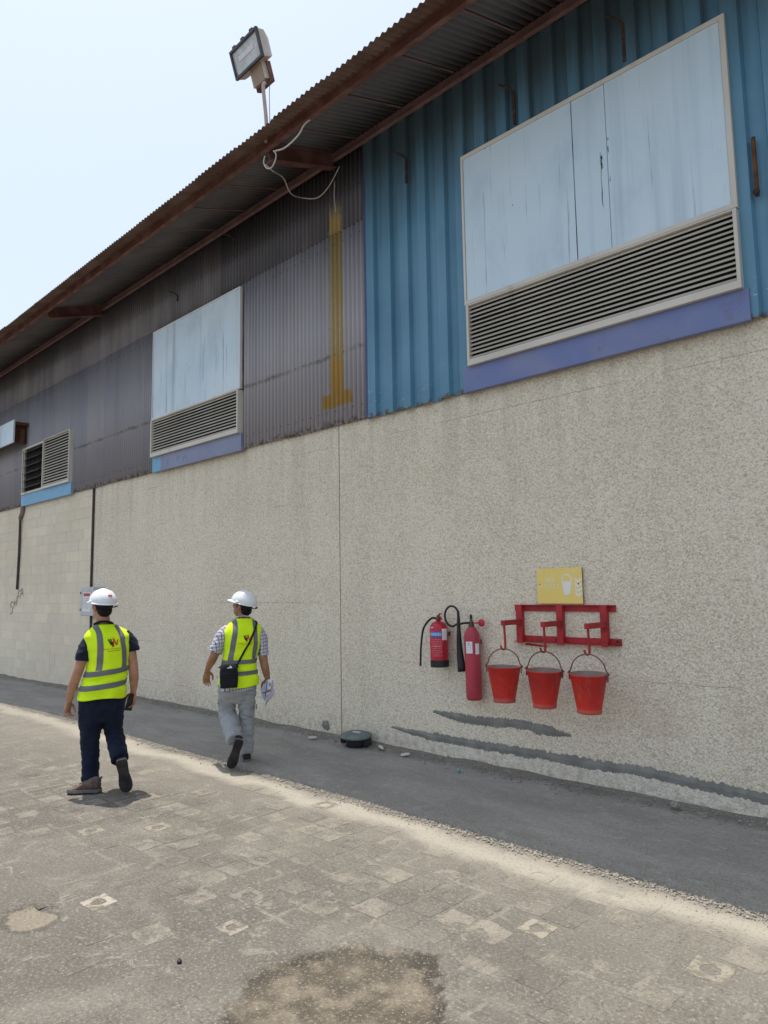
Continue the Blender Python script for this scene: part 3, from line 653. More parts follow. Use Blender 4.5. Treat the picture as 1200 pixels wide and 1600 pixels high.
for i in range(nsheets):
    xa = x1-(i+1)*NP*PITCH; jit = 0.0012*(i % 2)
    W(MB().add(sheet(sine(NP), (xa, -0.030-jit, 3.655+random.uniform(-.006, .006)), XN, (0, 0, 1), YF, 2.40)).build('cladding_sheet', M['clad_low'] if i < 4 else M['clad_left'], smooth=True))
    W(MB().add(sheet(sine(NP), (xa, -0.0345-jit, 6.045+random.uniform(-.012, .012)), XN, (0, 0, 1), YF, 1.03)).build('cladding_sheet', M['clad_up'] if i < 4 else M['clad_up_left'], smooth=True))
# blue ribbed sheets: trapezoid ribs every 0.266 m
TP = 0.2665
def trap(nr):
    p = []
    for k in range(nr):
        b = k*TP; p += [(b, 0), (b+0.016, 0.046), (b+0.136, 0.046), (b+0.152, 0.0), (b+0.156, 0.0), (b+0.205, 0.004), (b+0.254, 0.0)]
    p.append((nr*TP, 0)); return p
for i in range(18):
    xa = -5.70+i*4*TP; nr = 4
    if xa > 13: break
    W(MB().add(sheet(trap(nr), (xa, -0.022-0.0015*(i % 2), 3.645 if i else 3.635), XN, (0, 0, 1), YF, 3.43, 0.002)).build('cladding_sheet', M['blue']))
sm_ = MB()
for zz_ in (3.82, 4.515, 5.9, 6.5):
    for k in range(72):
        xs_ = -5.722-0.0762*(2*k+1)-0.0
        if (-10.75 < xs_ < -8.17 and zz_ < 6.1) or (-16.7 < xs_ < -13.9 and zz_ < 5): continue
        sm_.add(lathe([(0.007, 0), (0.007, 0.004), (0.003, 0.006)], (xs_, -0.0545 if zz_ < 6 else -0.0585, zz_), 6, 'Y'))
tag(W(sm_.build('screw', M['rust_dark'])), kind='stuff')
W(MB().add(box(-5.735, -5.698, -0.055, -0.012, 3.64, 7.1)).build('corner_flashing', worn('navy_flashing', (0.055, 0.07, 0.17), (0.07, 0.09, 0.19), 3, 0.5, objc=False)))
W(MB().add(box(-44.9, 13.9, -0.012, 0.2, 3.722, 7.02)).build('inner_lining', M['void']))
# --- window panels and louvres
def panel(x0, x1, z0, z1, cuts, board, trim, fw, yb=-0.062, yf=-0.104):
    fr = MB()
    fr.add(box(x0, x1, yf, yb, z0, z0+fw)); fr.add(box(x0, x1, yf, yb, z1-fw, z1)); fr.add(box(x0, x0+fw*0.6, yf, yb, z0+fw, z1-fw)); fr.add(box(x1-fw, x1, yf, yb, z0+fw, z1-fw))
    p = W(fr.build('window_panel', trim, bevel=0.003))
    W(MB().add(box(x0-0.012, x1+0.02, yb+0.0005, -0.03, z0-0.012, z1+0.012)).build('panel_edge', M['edge_brown']), p)
    xs = [x0+fw*0.6]+cuts+[x1-fw]
    for k, (a, b) in enumerate(zip(xs[:-1], xs[1:])):
        W(MB().add(box(a+0.004, b-0.004, yf+0.010+0.004*(k % 2), yb, z0+fw+0.001, z1-fw-0.001)).build('board', board), p)
    return p
def louvre(x0, x1, z0, z1, n, slat_mat, fw=0.028, sill=0.06, yf=-0.128, top=0.012, depth=0.07):
    fr = MB(); fr.add(box(x0, x1, yf, -0.03, z0, z0+sill)); fr.add(box(x0, x0+fw, yf, -0.03, z0+sill, z1)); fr.add(box(x1-fw, x1, yf, -0.03, z0+sill, z1)); fr.add(box(x0+fw, x1-fw, yf, -0.03, z1-top, z1))
    p = W(fr.build('louvre_window', M['trim'], bevel=0.002))
    W(MB().add(box(x0+fw, x1-fw, -0.074, -0.028, z0+sill, z1-top)).build('dark_backing', M['void']), p)
    ph = (z1-top-z0-sill)/n; rr = random.Random(n)
    me = None
    for k in range(n):
        zc = z0+sill+ph*(k+0.5); a = math.radians(50)
        v, f = obox((0, 0, 0), ((x1-x0)/2-fw-0.001, 0, 0), (0, ph*0.43*math.cos(a), ph*0.43*math.sin(a)), (0, -0.0014*math.sin(a), 0.0014*math.cos(a)))
        if me is None: me = link_mesh('slat', v, f, slat_mat).data; o = bpy.data.objects[-1] if False else [q for q in C.objects if q.data == me][0]
        else: o = bpy.data.objects.new('slat', me); C.objects.link(o)
        o.parent = p; o.location = ((x0+x1)/2, yf+0.024, zc); o.rotation_euler = (rr.uniform(-.05, .05), rr.uniform(-.0012, .0012), 0)
    return p
bigp = panel(-4.245, -1.650, 4.515, 6.100, [-2.985, -2.662], M['board_blue'], M['trim'], 0.042)
ck = MB(); crr = random.Random(9)
for cx_, za, zb, r_ in ((-2.650, 4.62, 5.75, .0035), (-2.648, 5.15, 5.55, .009), (-2.725, 4.95, 5.45, .004), (-2.715, 5.30, 5.42, .007), (-3.78, 4.72, 5.25, .003), (-3.775, 4.92, 5.10, .006), (-3.93, 4.68, 4.95, .003), (-2.30, 4.9, 5.6, .002), (-2.988, 4.56, 5.99, .003)):
    q_ = [(cx_+crr.uniform(-.004, .004), -0.0925, z_) for z_ in np.linspace(za, zb, 9)]
    ck.add(tube(q_, [r_*crr.uniform(.35, 1.0) for _ in q_], 6, 3, 0.3, up=(0, 1, 0)))
W(ck.build('crack', M['rust_dark']), bigp)
louvre(-4.212, -1.655, 3.880, 4.500, 13, M['slat'])
W(MB().add(box(-4.30, -1.62, -0.086, -0.03, 3.632, 3.878)).build('flashing', M['flash_purple'], bevel=0.004))
panel(-10.720, -8.195, 4.505, 5.985, [], M['board_grey'], M['trimwhite'], 0.026)
louvre(-10.700, -8.210, 3.880, 4.490, 12, M['slat'])
W(MB().add(box(-10.42, -8.18, -0.086, -0.03, 3.632, 3.878)).build('flashing', M['flash_mauve'], bevel=0.004))
W(MB().add(box(-10.72, -10.425, -0.072, -0.03, 3.640, 3.878)).build('flashing', M['flash_blue'], bevel=0.004))
# small window at the left: close louvre on the right half, wide dusty blades on the left half
louvre(-15.36, -13.98, 3.875, 4.915, 17, M['slat'], sill=0.05)
p = W(MB().add(box(-16.62, -15.362, -0.10, -0.03, 3.875, 3.925)).add(box(-16.62, -16.585, -0.10, -0.03, 3.925, 4.91)).add(box(-16.50, -16.475, -0.10, -0.03, 3.925, 4.91)).add(box(-15.40, -15.362, -0.10, -0.03, 3.925, 4.91)).add(box(-16.584, -15.40, -0.10, -0.03, 4.87, 4.91)).build('louvre_window', M['trim'], bevel=0.002))
W(MB().add(box(-16.583, -15.402, -0.060, -0.028, 3.926, 4.869)).build('dark_backing', M['void']), p)
for k in range(6):
    a = math.radians(28); W(MB().add(obox((-15.93, -0.115, 4.02+k*0.155), (0.54, 0, 0), (0, 0.075*math.cos(a), 0.075*math.sin(a)), (0, -0.003*math.sin(a), 0.003*math.cos(a)))).build('blade', M['dark_blade']), p)
W(MB().add(box(-16.66, -13.96, -0.078, -0.03, 3.632, 3.874)).build('flashing', M['flash_blue'], bevel=0.004))
# hopper panel propped out on a rusty bracket at the far left
hp = W(MB().add(box(-19.2, -16.42, -0.37, -0.335, 5.0, 5.50)).build('hopper_panel', M['board_grey'], bevel=0.004))
W(MB().add(box(-19.2, -16.43, -0.333, -0.05, 5.40, 5.47)).add(box(-16.50, -16.44, -0.20, -0.12, 5.01, 5.32)).add(box(-16.62, -16.56, -0.333, -0.05, 5.02, 5.44)).build('bracket', M['rust']), hp)
# --- eave: beam, rafters, wall purlin, roof sheets
SL = 0.335; RL = lambda y: 6.690+(y+1.32)*SL      # underside of the roof sheets
U_ = Vector((0, 1, SL)).normalized(); Nr = Vector((0, -SL, 1)).normalized()
def chan_x(x0, x1, y, z0, z1, flange, th=0.006, mat='oxide'):
    return MB().add(box(x0, x1, y-th, y, z0, z1)).add(box(x0, x1, y-flange, y-th-0.0005, z0, z0+th)).add(box(x0, x1, y-flange, y-th-0.0005, z1-th, z1))
for k, (a, b) in enumerate(((-45, -25.9), (-25.898, -19.4), (-19.398, -12.9), (-12.898, -6.4), (-6.398, 0.1), (0.102, 14))):
    W(chan_x(a, b, -1.075, 6.635, 6.768, 0.05).build('eave_beam', M['oxide']))
    W(MB().add(box(a, b, -0.075, -0.068, 6.95, 7.085)).add(box(a, b, -0.118, -0.0755, 6.95, 6.956)).build('wall_purlin', M['oxide_dull']))
W(MB().add(box(-45, 14, -0.067, 0.1, 7.02, 7.09)).build('wall_plate', M['void']))
for k in range(9):
    xr = -6.24+6.52*(k-6)
    d = Vector((0, 1, SL)).normalized(); n_ = Vector((0, -SL, 1)).normalized()
    c = Vector((xr, -0.575, RL(-0.575)-0.125)); mb = MB()
    L2 = 0.515
    mb.add(obox(c, (0.004, 0, 0), d*L2, n_*0.095)); mb.add(obox(c-n_*0.099, (0.055, 0, 0), d*L2, n_*0.004)); mb.add(obox(c+n_*0.099, (0.055, 0, 0), d*L2, n_*0.004))
    W(mb.build('rafter', M['oxide']))
random.seed(3)
RS = []
for i in range(78):
    xa = 14-(i+1)*NP*PITCH; y0 = -1.330+random.uniform(-.010, .010); L = 9.0
    lift = 0.012+0.006*(i % 2)
    o = W(MB().add(sheet(sine(NP+1, 0.020), (xa-0.01, y0, RL(y0)+lift), XN, U_, Nr, L, 0.0018)).build('roof_sheet', M['roof'], smooth=True))
    # under-eave skin of the same sheet, unpainted and sooty
    mb = MB().add(sheet(sine(NP, 0.034), (xa, -1.05, RL(-1.05)-0.016-0.004*(i % 2)), XN, U_, Nr, 1.06, 0.0015))
    W(mb.build('soffit_sheet', M['soffit'], smooth=True))
    W(MB().add(obox((xa, -0.555, RL(-0.555)-0.036), (0.012, 0, 0), U_*0.47, Nr*0.0015)).build('lap_strip', M['oxide_dull']))
# far roof slope, gables and back wall (out of the picture)
zr = RL(7.2)+0.1
W(MB().add(([(-45, 7.25, zr), (14, 7.25, zr), (14, 15.6, RL(-1.2)), (-45, 15.6, RL(-1.2))], [(0, 1, 2, 3)])).build('far_roof_slope', M['roof']))
W(MB().add(box(-45, 14, 14.3, 14.5, -0.5, 7.0)).build('back_wall', M['backwall']))
for xg in (-44.9, 13.7):
    W(MB().add(([(xg, 0.01, -.5), (xg+.2, 0.01, -.5), (xg, 14.29, -.5), (xg+.2, 14.29, -.5), (xg, 0.01, 7.1), (xg+.2, 0.01, 7.1), (xg, 14.29, 7.0), (xg+.2, 14.29, 7.0), (xg, 7.25, zr-.08), (xg+.2, 7.25, zr-.08)],
      [(0, 4, 8, 6, 2), (1, 3, 7, 9, 5), (0, 1, 5, 4), (2, 6, 7, 3), (4, 5, 9, 8), (8, 9, 7, 6)])).build('gable_wall', M['backwall']))

# ================================================================== things on the cladding
def hook(x, z, L, label, tilt=0.0):
    o = empty('rusty_hook', (x, -0.06, z))
    MB().add(box(-0.014, 0.014, -0.016, 0.0, -L, 0.0)).build('strap', M['rust_dark'], o)
    MB().add(tube([(0, -0.008, -0.005), (-0.03, -0.06, 0.03), (-0.09+tilt, -0.12, 0.06)], 0.010, 8)).build('prong', M['rust_dark'], o)
    return tag(o, label, 'hook', 'rusty hooks left on the cladding')
hook(-5.03, 6.47, 0.30, 'rusty hook on the blue cladding, nearest the grey corrugated section')
hook(-3.60, 6.50, 0.34, 'rusty hook on the blue cladding just above the large pale panel, middle one')
hook(-2.47, 6.53, 0.36, 'rusty hook high on the blue cladding above the right part of the large panel')
hook(-8.40, 6.78, 0.10, 'small dark hook under the eave above the right corner of the smaller panel')
hook(-10.0, 6.42, 0.10, 'small dark hook above the middle of the smaller pale panel')
o = empty('rusty_bar', (-1.517, -0.075, 4.785))
MB().add(tube([(0, 0, -0.23), (0, 0, 0.23)], 0.017, 10)).build('bar', M['rust'], o, smooth=True)
MB().add(lathe([(0.016, 0), (0.024, 0.0), (0.024, 0.02), (0.012, 0.026)], (0, -0.012, -0.205), 10, 'Y')).build('bolt', M['rust_dark'], o)
tag(o, 'short rusty vertical bar on the blue cladding beside the large panel', 'bar')

# floodlight over the eave
fl = empty('floodlight', (-6.30, -1.10, 7.0))
tag(fl, 'cream rectangular floodlight on a thin pole above the rusty roof edge', 'floodlight')
MB().add(tube([(0.085, 0, -0.26), (0.083, 0, 0.0), (-0.045, 0.05, 0.50), (-0.075, 0.09, 0.60)], 0.021, 10)).build('pole', M['lamp_pole'], fl, smooth=True)
head = Matrix.Translation((-0.295, 0.0, 1.034)) @ Matrix.Rotation(math.radians(-6.7), 4, 'Z') @ Matrix.Rotation(math.radians(20), 4, 'X') @ Matrix.Rotation(math.radians(4.9), 4, 'Y')
def H(vf): return [head @ Vector(p) for p in vf[0]], vf[1]
def frustum(w0, h0, w1, h1, y0, y1):
    v = [(-w0, y0, -h0), (w0, y0, -h0), (w0, y0, h0), (-w0, y0, h0), (-w1, y1, -h1), (w1, y1, -h1), (w1, y1, h1), (-w1, y1, h1)]
    return v, [(0, 1, 2, 3), (7, 6, 5, 4), (1, 0, 4, 5), (2, 1, 5, 6), (3, 2, 6, 7), (0, 3, 7, 4)]
MB().add(H(frustum(0.30, 0.155, 0.29, 0.148, 0.0, 0.10))).add(H(frustum(0.288, 0.146, 0.22, 0.10, 0.101, 0.19))).build('housing', M['lamp_body'], fl, bevel=0.012)
fr = MB()
for a in (((0, -0.015, 0.147), (0.31, 0, 0), (0, 0.018, 0), (0, 0, 0.014)), ((0, -0.015, -0.147), (0.31, 0, 0), (0, 0.018, 0), (0, 0, 0.014)), ((0.297, -0.015, 0), (0.013, 0, 0), (0, 0.0178, 0), (0, 0, 0.1328)), ((-0.297, -0.015, 0), (0.013, 0, 0), (0, 0.0178, 0), (0, 0, 0.1328))): fr.add(H(obox(*a)))
for a in (-0.2, 0.0, 0.2): fr.add(H(obox((a, -0.012, 0.172), (0.03, 0, 0), (0, 0.018, 0), (0, 0, 0.012))))
fr.build('frame', M['lamp_edge'], fl, bevel=0.003)
MB().add(H(obox((0, -0.008, 0), (0.283, 0, 0), (0, 0.003, 0), (0, 0, 0.132)))).build('glass', M['reflector'], fl)
MB().add(H(obox((0, -0.0135, 0.02), (0.17, 0, 0), (0, 0.002, 0), (0, 0, 0.028)))).build('bulb', M['labelwhite'], fl, bevel=0.002)
gb = MB().add(H(obox((0.06, 0.09, -0.255), (0.115, 0, 0), (0, 0.065, 0), (0, 0, 0.10)))).build('gear_box', M['lamp_tan'], fl, bevel=0.012)
MB().add(H(obox((0.188, 0.09, -0.245), (0.012, 0, 0), (0, 0.06, 0), (0, 0, 0.10)))).add(H(obox((-0.068, 0.09, -0.245), (0.012, 0, 0), (0, 0.06, 0), (0, 0, 0.10)))).build('gear_cheek', M['lamp_body'], gb, bevel=0.008)
MB().add(H(obox((0.06, 0.11, -0.375), (0.155, 0, 0), (0, 0.03, 0), (0, 0, 0.008)))).add(H(obox((0.212, 0.11, -0.27), (0.006, 0, 0), (0, 0.03, 0), (0, 0, 0.113)))).add(H(obox((-0.092, 0.11, -0.27), (0.006, 0, 0), (0, 0.03, 0), (0, 0, 0.113)))).build('bracket', M['oxide'], fl, bevel=0.002)
MB().add(tube([(0.0, 0.12, 0.62), (0.06, 0.06, 0.40), (0.12, 0.02, 0.10), (0.125, 0.02, -0.15)], 0.004, 6)).build('lead', M['cabledark'], fl)
# white cable looped under the eave
o = MB().add(tube([(-5.43, -1.05, 6.68), (-5.49, -1.13, 6.59), (-5.60, -1.14, 6.505), (-5.82, -1.14, 6.475), (-6.03, -1.13, 6.535)], 0.009, 8)).add(
    tube([(-6.04, -1.13, 6.545), (-5.98, -1.14, 6.47), (-6.0, -1.14, 6.40), (-6.08, -1.13, 6.365), (-6.18, -1.12, 6.41), (-6.235, -1.12, 6.50), (-6.2, -1.13, 6.56)], 0.008, 8)).add(
    tube([(-6.2, -1.12, 6.46), (-6.22, -1.0, 6.44), (-6.42, -0.70, 6.57), (-6.60, -0.45, 6.555), (-6.68, -0.2, 6.63), (-6.52, -0.09, 6.61), (-6.32, -0.075, 6.68), (-6.12, -0.07, 6.86)], 0.007, 8)).build('cable', M['cablewhite'], smooth=True)
tag(o, 'loose white cable looped under the eave below the floodlight', 'cable')
o = MB().add(tube([(-6.215, -0.07, 6.70), (-6.22, -0.075, 6.5), (-6.20, -0.07, 6.30)], 0.006, 6)).build('wire', M['cablewhite'])
tag(o, 'thin pale wire hanging down above the yellow paint stripe', 'wire')

# ================================================================== things on the wall
# conduits
o = MB().add(tube([(-13.035, -0.022, 3.66), (-13.04, -0.022, 2.6), (-13.045, -0.022, 1.80)], 0.022, 10)).add(tube([(-13.02, -0.02, 1.33), (-13.02, -0.02, 0.1)], 0.020, 10)).build('conduit', M['conduit'], smooth=True)
tag(o, 'dark conduit running down the wall joint to the grey enclosure', 'conduit')
o = empty('drain_pipe', (-16.75, -0.04, 3.6)); 
MB().add(tube([(0.10, 0.0, 0.08), (0.09, 0.0, -0.10), (0.02, 0, -0.17), (-0.02, 0, -0.22)], 0.045, 12)).build('elbow', M['pinkpipe'], o, smooth=True)
MB().add(tube([(-0.02, 0, -0.21), (-0.05, 0.01, -1.0), (-0.09, 0.01, -1.78)], 0.026, 10)).build('pipe', M['conduit'], o, smooth=True)
tag(o, 'thin drain pipe with a fat elbow below the small louvred window', 'pipe')
sc = MB()
def stroke(pts_, r=0.012): sc.add(tube([(a, -0.004, b) for a, b in pts_], r, 6, 4, 0.25, up=(0, 1, 0)))
stroke([(-17.10, 1.52), (-17.22, 1.56), (-17.28, 1.47), (-17.18, 1.42), (-17.16, 1.33), (-17.30, 1.27)])
stroke([(-17.08, 1.40), (-17.04, 1.60)]); stroke([(-16.94, 1.46), (-16.90, 1.68)]); stroke([(-17.06, 1.50), (-16.92, 1.57)])
stroke([(-16.86, 1.55), (-16.82, 1.76), (-16.70, 1.80)]); stroke([(-16.85, 1.65), (-16.76, 1.69)])
stroke([(-16.72, 1.62), (-16.60, 1.84), (-16.52, 1.66)]); stroke([(-16.67, 1.71), (-16.56, 1.74)])
tag(sc.build('scrawl', M['scrawl']), 'faint black scrawled letters on the block wall under the drain pipe', 'graffiti')
# enclosure
o = empty('enclosure', (-12.785, 0, 1.565)); tag(o, 'grey electrical enclosure with a white notice at the foot of the conduit', 'enclosure')
MB().add(box(-0.275, 0.275, -0.19, 0.0, -0.255, 0.255)).build('cabinet', M['galv'], o, bevel=0.008)
MB().add(box(-0.268, 0.268, -0.202, -0.191, -0.248, 0.248)).build('door', M['galv'], o, bevel=0.004)
MB().add(box(-0.283, -0.255, -0.208, -0.18, 0.13, 0.17)).add(box(-0.283, -0.255, -0.208, -0.18, -0.17, -0.13)).build('hinge', M['blackrub'], o)
n_ = MB().add(box(-0.16, 0.16, -0.205, -0.2022, -0.18, 0.16)).build('notice', M['labelwhite'], o)
MB().add(box(-0.13, 0.13, -0.2062, -0.2052, 0.09, 0.145)).build('notice_heading', M['redprint'], n_)
tx = MB()
for k in range(6):
    a = -0.13; 
    while a < 0.11:
        b = a+random.uniform(.02, .06); tx.add(box(a, min(b, 0.13), -0.2062, -0.2052, 0.05-k*0.034, 0.062-k*0.034)); a = b+0.014
tx.build('notice_print', M['labelgrey'], n_)
# extinguisher 1: powder, with hose
def Lb(vf, d): return [Vector(p)+Vector(d) for p in vf[0]], vf[1]
def arc_patch(r, a0, a1, z0, z1, th=0.0012, seg=14):
    v = []; f = []
    for i in range(seg+1):
        a = a0+(a1-a0)*i/seg
        for rr in (r, r+th):
            for z in (z0, z1): v.append((rr*math.cos(a), rr*math.sin(a), z))
    for i in range(seg):
        b = i*4; n = b+4; f += [(b+2, n+2, n+3, b+3), (b, b+1, n+1, n), (b+1, b+3, n+3, n+1), (b, n, n+2, b+2)]
    f += [(0, 2, 3, 1), (seg*4, seg*4+1, seg*4+3, seg*4+2)]
    return v, f
def wrap_text(s, size, r, amid, z, mat, name, parent, spacing=1.0):
    v, f = text_mesh(s, size, 0, spacing); V = []
    for p in v:
        a = amid+p[0]/r; V.append((r*math.cos(a), r*math.sin(a), z+p[1]))
    return link_mesh(name, V, f, mat, parent)
VIEW = math.radians(-50)                      # side of the cylinders that faces the yard on the right
e1 = empty('fire_extinguisher', (-4.665, -0.125, 0.925)); e1.rotation_euler = (0, math.radians(-0.6), 0)
tag(e1, 'squat red powder extinguisher with black foot, blue label band and thin hose, on the wall', 'fire extinguisher', 'extinguishers hung on the wall')
R1 = 0.090
MB().add(lathe([(R1*.99, 0.062), (R1, 0.07), (R1, 0.37), (R1*.95, 0.40), (R1*.75, 0.428), (R1*.4, 0.445), (0.022, 0.448), (0.022, 0.47)], seg=40)).build('cylinder', M['extred'], e1, smooth=True)
MB().add(lathe([(R1*.93, 0), (R1*1.02, 0.006), (R1*1.02, 0.068), (R1*.98, 0.07)], seg=40)).build('foot', M['blackrub'], e1)
lb = MB().add(arc_patch(R1, VIEW-0.95, VIEW+0.28, 0.292, 0.345)).build('label_band', M['labelblue'], e1, smooth=True)
wrap_text('POWDER 6', 0.036, R1+0.0016, VIEW-0.34, 0.318, M['labelwhite'], 'label_text', lb, 1.0)
MB().add(arc_patch(R1, VIEW+0.36, VIEW+1.05, 0.265, 0.375)).build('inspection_label', M['labelwhite'], e1)
MB().add(arc_patch(R1, VIEW-0.98, VIEW-0.62, 0.385, 0.392)).build('label_mark', M['labelwhite'], e1)
tx = MB(); rr = random.Random(4)
for k in range(10):
    z = 0.272-k*0.0178; a = VIEW-0.82
    while a < VIEW+0.35:
        b = a+rr.uniform(.05, .22); tx.add(arc_patch(R1, a, min(b, VIEW+0.45), z, z+(0.009 if k == 4 else 0.004), 0.0010, 3)); a = b+rr.uniform(.04, .1)
tx.build('label_print', M['printpink'], e1)
MB().add(lathe([(0.024, 0.455), (0.026, 0.46), (0.026, 0.485), (0.016, 0.49), (0.016, 0.505)], seg=16)).build('valve', M['brass'], e1, smooth=True)
MB().add(tube([(0.0, 0, 0.495), (0.05, -0.03, 0.523), (0.09, -0.05, 0.520)], [0.013, 0.011, 0.008], 8, flat=0.6)).add(tube([(0.01, 0, 0.485), (0.06, -0.035, 0.490), (0.10, -0.06, 0.462)], [0.011, 0.009, 0.007], 8, flat=0.6)).build('lever', M['extred'], e1, smooth=True)
MB().add(tube([(-0.02, -0.01, 0.478), (-0.075, -0.03, 0.470), (-0.155, -0.05, 0.375), (-0.20, -0.045, 0.2), (-0.225, -0.03, 0.055), (-0.23, -0.03, 0.0)], [0.011, 0.011, 0.011, 0.010, 0.010, 0.012], 10, 6)).build('hose', M['blackrub'], e1, smooth=True)
MB().add(box(-0.05, 0.05, R1-0.01, 0.124, 0.30, 0.34)).build('wall_bracket', M['oxide'], e1)
# extinguisher 2: slim CO2 bottle with horn
e2 = empty('fire_extinguisher', (-4.262, -0.105, 0.640)); e2.rotation_euler = (0, math.radians(-1.0), 0)
tag(e2, 'tall slim faded red gas extinguisher with black discharge horn, between squat extinguisher and buckets', 'fire extinguisher', 'extinguishers hung on the wall')
R2 = 0.0755
MB().add(lathe([(R2*.8, 0.0), (R2*.95, 0.008), (R2, 0.025), (R2, 0.565), (R2*.96, 0.60), (R2*.82, 0.638), (R2*.6, 0.668), (R2*.4, 0.685), (0.02, 0.69)], seg=40)).build('cylinder', M['extred_faded'], e2, smooth=True)
n_ = MB().add(arc_patch(R2, VIEW-0.90, VIEW-0.02, 0.44, 0.55)).build('inspection_label', M['labelwhite'], e2)
tx = MB()
for k in range(4): tx.add(arc_patch(R2+0.0012, VIEW-0.8, VIEW-0.25+0.08*(k % 2), 0.46+k*0.018, 0.463+k*0.018, 0.0006, 4))
tx.add(arc_patch(R2+0.0012, VIEW-0.58, VIEW-0.40, 0.522, 0.540, 0.0006, 3)); tx.build('label_print', M['labelgrey'], n_)
MB().add(arc_patch(R2, VIEW+0.35, VIEW+0.95, 0.43, 0.53)).build('inspection_label', M['labelwhite'], e2)
MB().add(lathe([(0.026, 0.665), (0.028, 0.70), (0.022, 0.715), (0.022, 0.735), (0.014, 0.742), (0.011, 0.80), (0.006, 0.803)], seg=16)).build('valve', M['brass'], e2, smooth=True)
MB().add(tube([(0.0, 0, 0.742), (0.0, 0, 0.795)], 0.013, 10)).build('valve_spindle', M['blackrub'], e2, smooth=True)
MB().add(tube([(0.0, 0.0, 0.722), (0.09, 0.03, 0.722)], 0.007, 8)).add(lathe([(0.012, 0.0), (0.034, 0.003), (0.036, 0.010), (0.034, 0.018), (0.012, 0.02)], (0.100, 0.040, 0.722), 18, 'Y')).build('handwheel', M['extred'], e2, smooth=True)
cx, cz = -0.228, 0.788; lp = []
for a in np.linspace(-0.30*PI, -1.98*PI, 14): lp.append((cx+0.094*math.cos(a)+0.01, -0.035-0.02*math.sin(a/2), cz+0.098*math.sin(a)))
MB().add(tube([(0.0, -0.01, 0.722), (-0.06, -0.035, 0.722), (-0.11, -0.045, 0.712)]+lp, 0.0105, 10, 5)).build('hose', M['blackrub'], e2, smooth=True)
hx = -0.178
MB().add(tube([(lp[-1][0], -0.04, 0.835), (lp[-1][0]+0.002, -0.04, 0.78), (-0.128, -0.035, 0.5), (-0.112, -0.03, 0.262)], [0.013, 0.014, 0.028, 0.042], 14, 5)).build('horn', M['blackrub'], e2, smooth=True)
MB().add(box(-0.04, 0.04, R2-0.01, 0.104, 0.52, 0.56)).build('wall_bracket', M['oxide'], e2)

# bucket rack
rk = empty('bucket_rack', (-3.33, 0, 1.375)); tag(rk, 'red steel rack of two rails and three uprights with three projecting arms', 'rack')
def rel(vf): return [Vector(p)-Vector((-3.33, 0, 1.375)) for p in vf[0]], vf[1]
MB().add(rel(box(-3.83, -2.835, -0.018, -0.001, 1.478, 1.530))).add(rel(box(-3.83, -2.835, -0.052, -0.001, 1.5305, 1.536))).build('rail', M['rackred'], rk, bevel=0.0015)
MB().add(rel(box(-3.80, -2.80, -0.018, -0.001, 1.207, 1.257))).add(rel(box(-3.83, -2.80, -0.052, -0.001, 1.200, 1.2065))).build('rail', M['rackred'], rk, bevel=0.0015)
MB().add(rel(lathe([(0.012, 0), (0.012, 0.008)], (-3.79, -0.0185, 1.232), 8, 'Y'))).add(rel(lathe([(0.012, 0), (0.012, 0.008)], (-3.40, -0.0185, 1.232), 8, 'Y'))).add(rel(lathe([(0.012, 0), (0.012, 0.008)], (-2.83, -0.0185, 1.235), 8, 'Y'))).build('bolt', M['rust_dark'], rk)
AX = [-3.760, -3.340, -2.925]
for k, xa in enumerate(AX):
    MB().add(rel(box(xa-0.03, xa+0.03, -0.064, -0.0535, 1.190, 1.534))).add(rel(box(xa+0.024, xa+0.0302, -0.0532, -0.019, 1.2075, 1.5303))).build('upright', M['rackred'], rk, bevel=0.0015)
    z = 1.382-0.004*k; ye = (-0.315, -0.335, -0.345)[k]
    arm = MB().add(rel(box(xa-0.022, xa+0.022, ye, -0.0645, z-0.022, z+0.022))).build('arm', M['rackred'], rk, bevel=0.0015)
    MB().add(rel(tube([(xa, ye+0.018, z-0.02), (xa+0.004, ye+0.018, 1.26), (xa+0.006, ye+0.018, 1.175), (xa+0.002, ye+0.012, 1.152), (xa-0.012, ye, 1.150), (xa-0.020, ye-0.008, 1.166), (xa-0.024, ye-0.010, 1.186)], [0.0105]*3+[0.009]*4, 10, 5))).build('hanger', M['rackred'], arm, smooth=True)
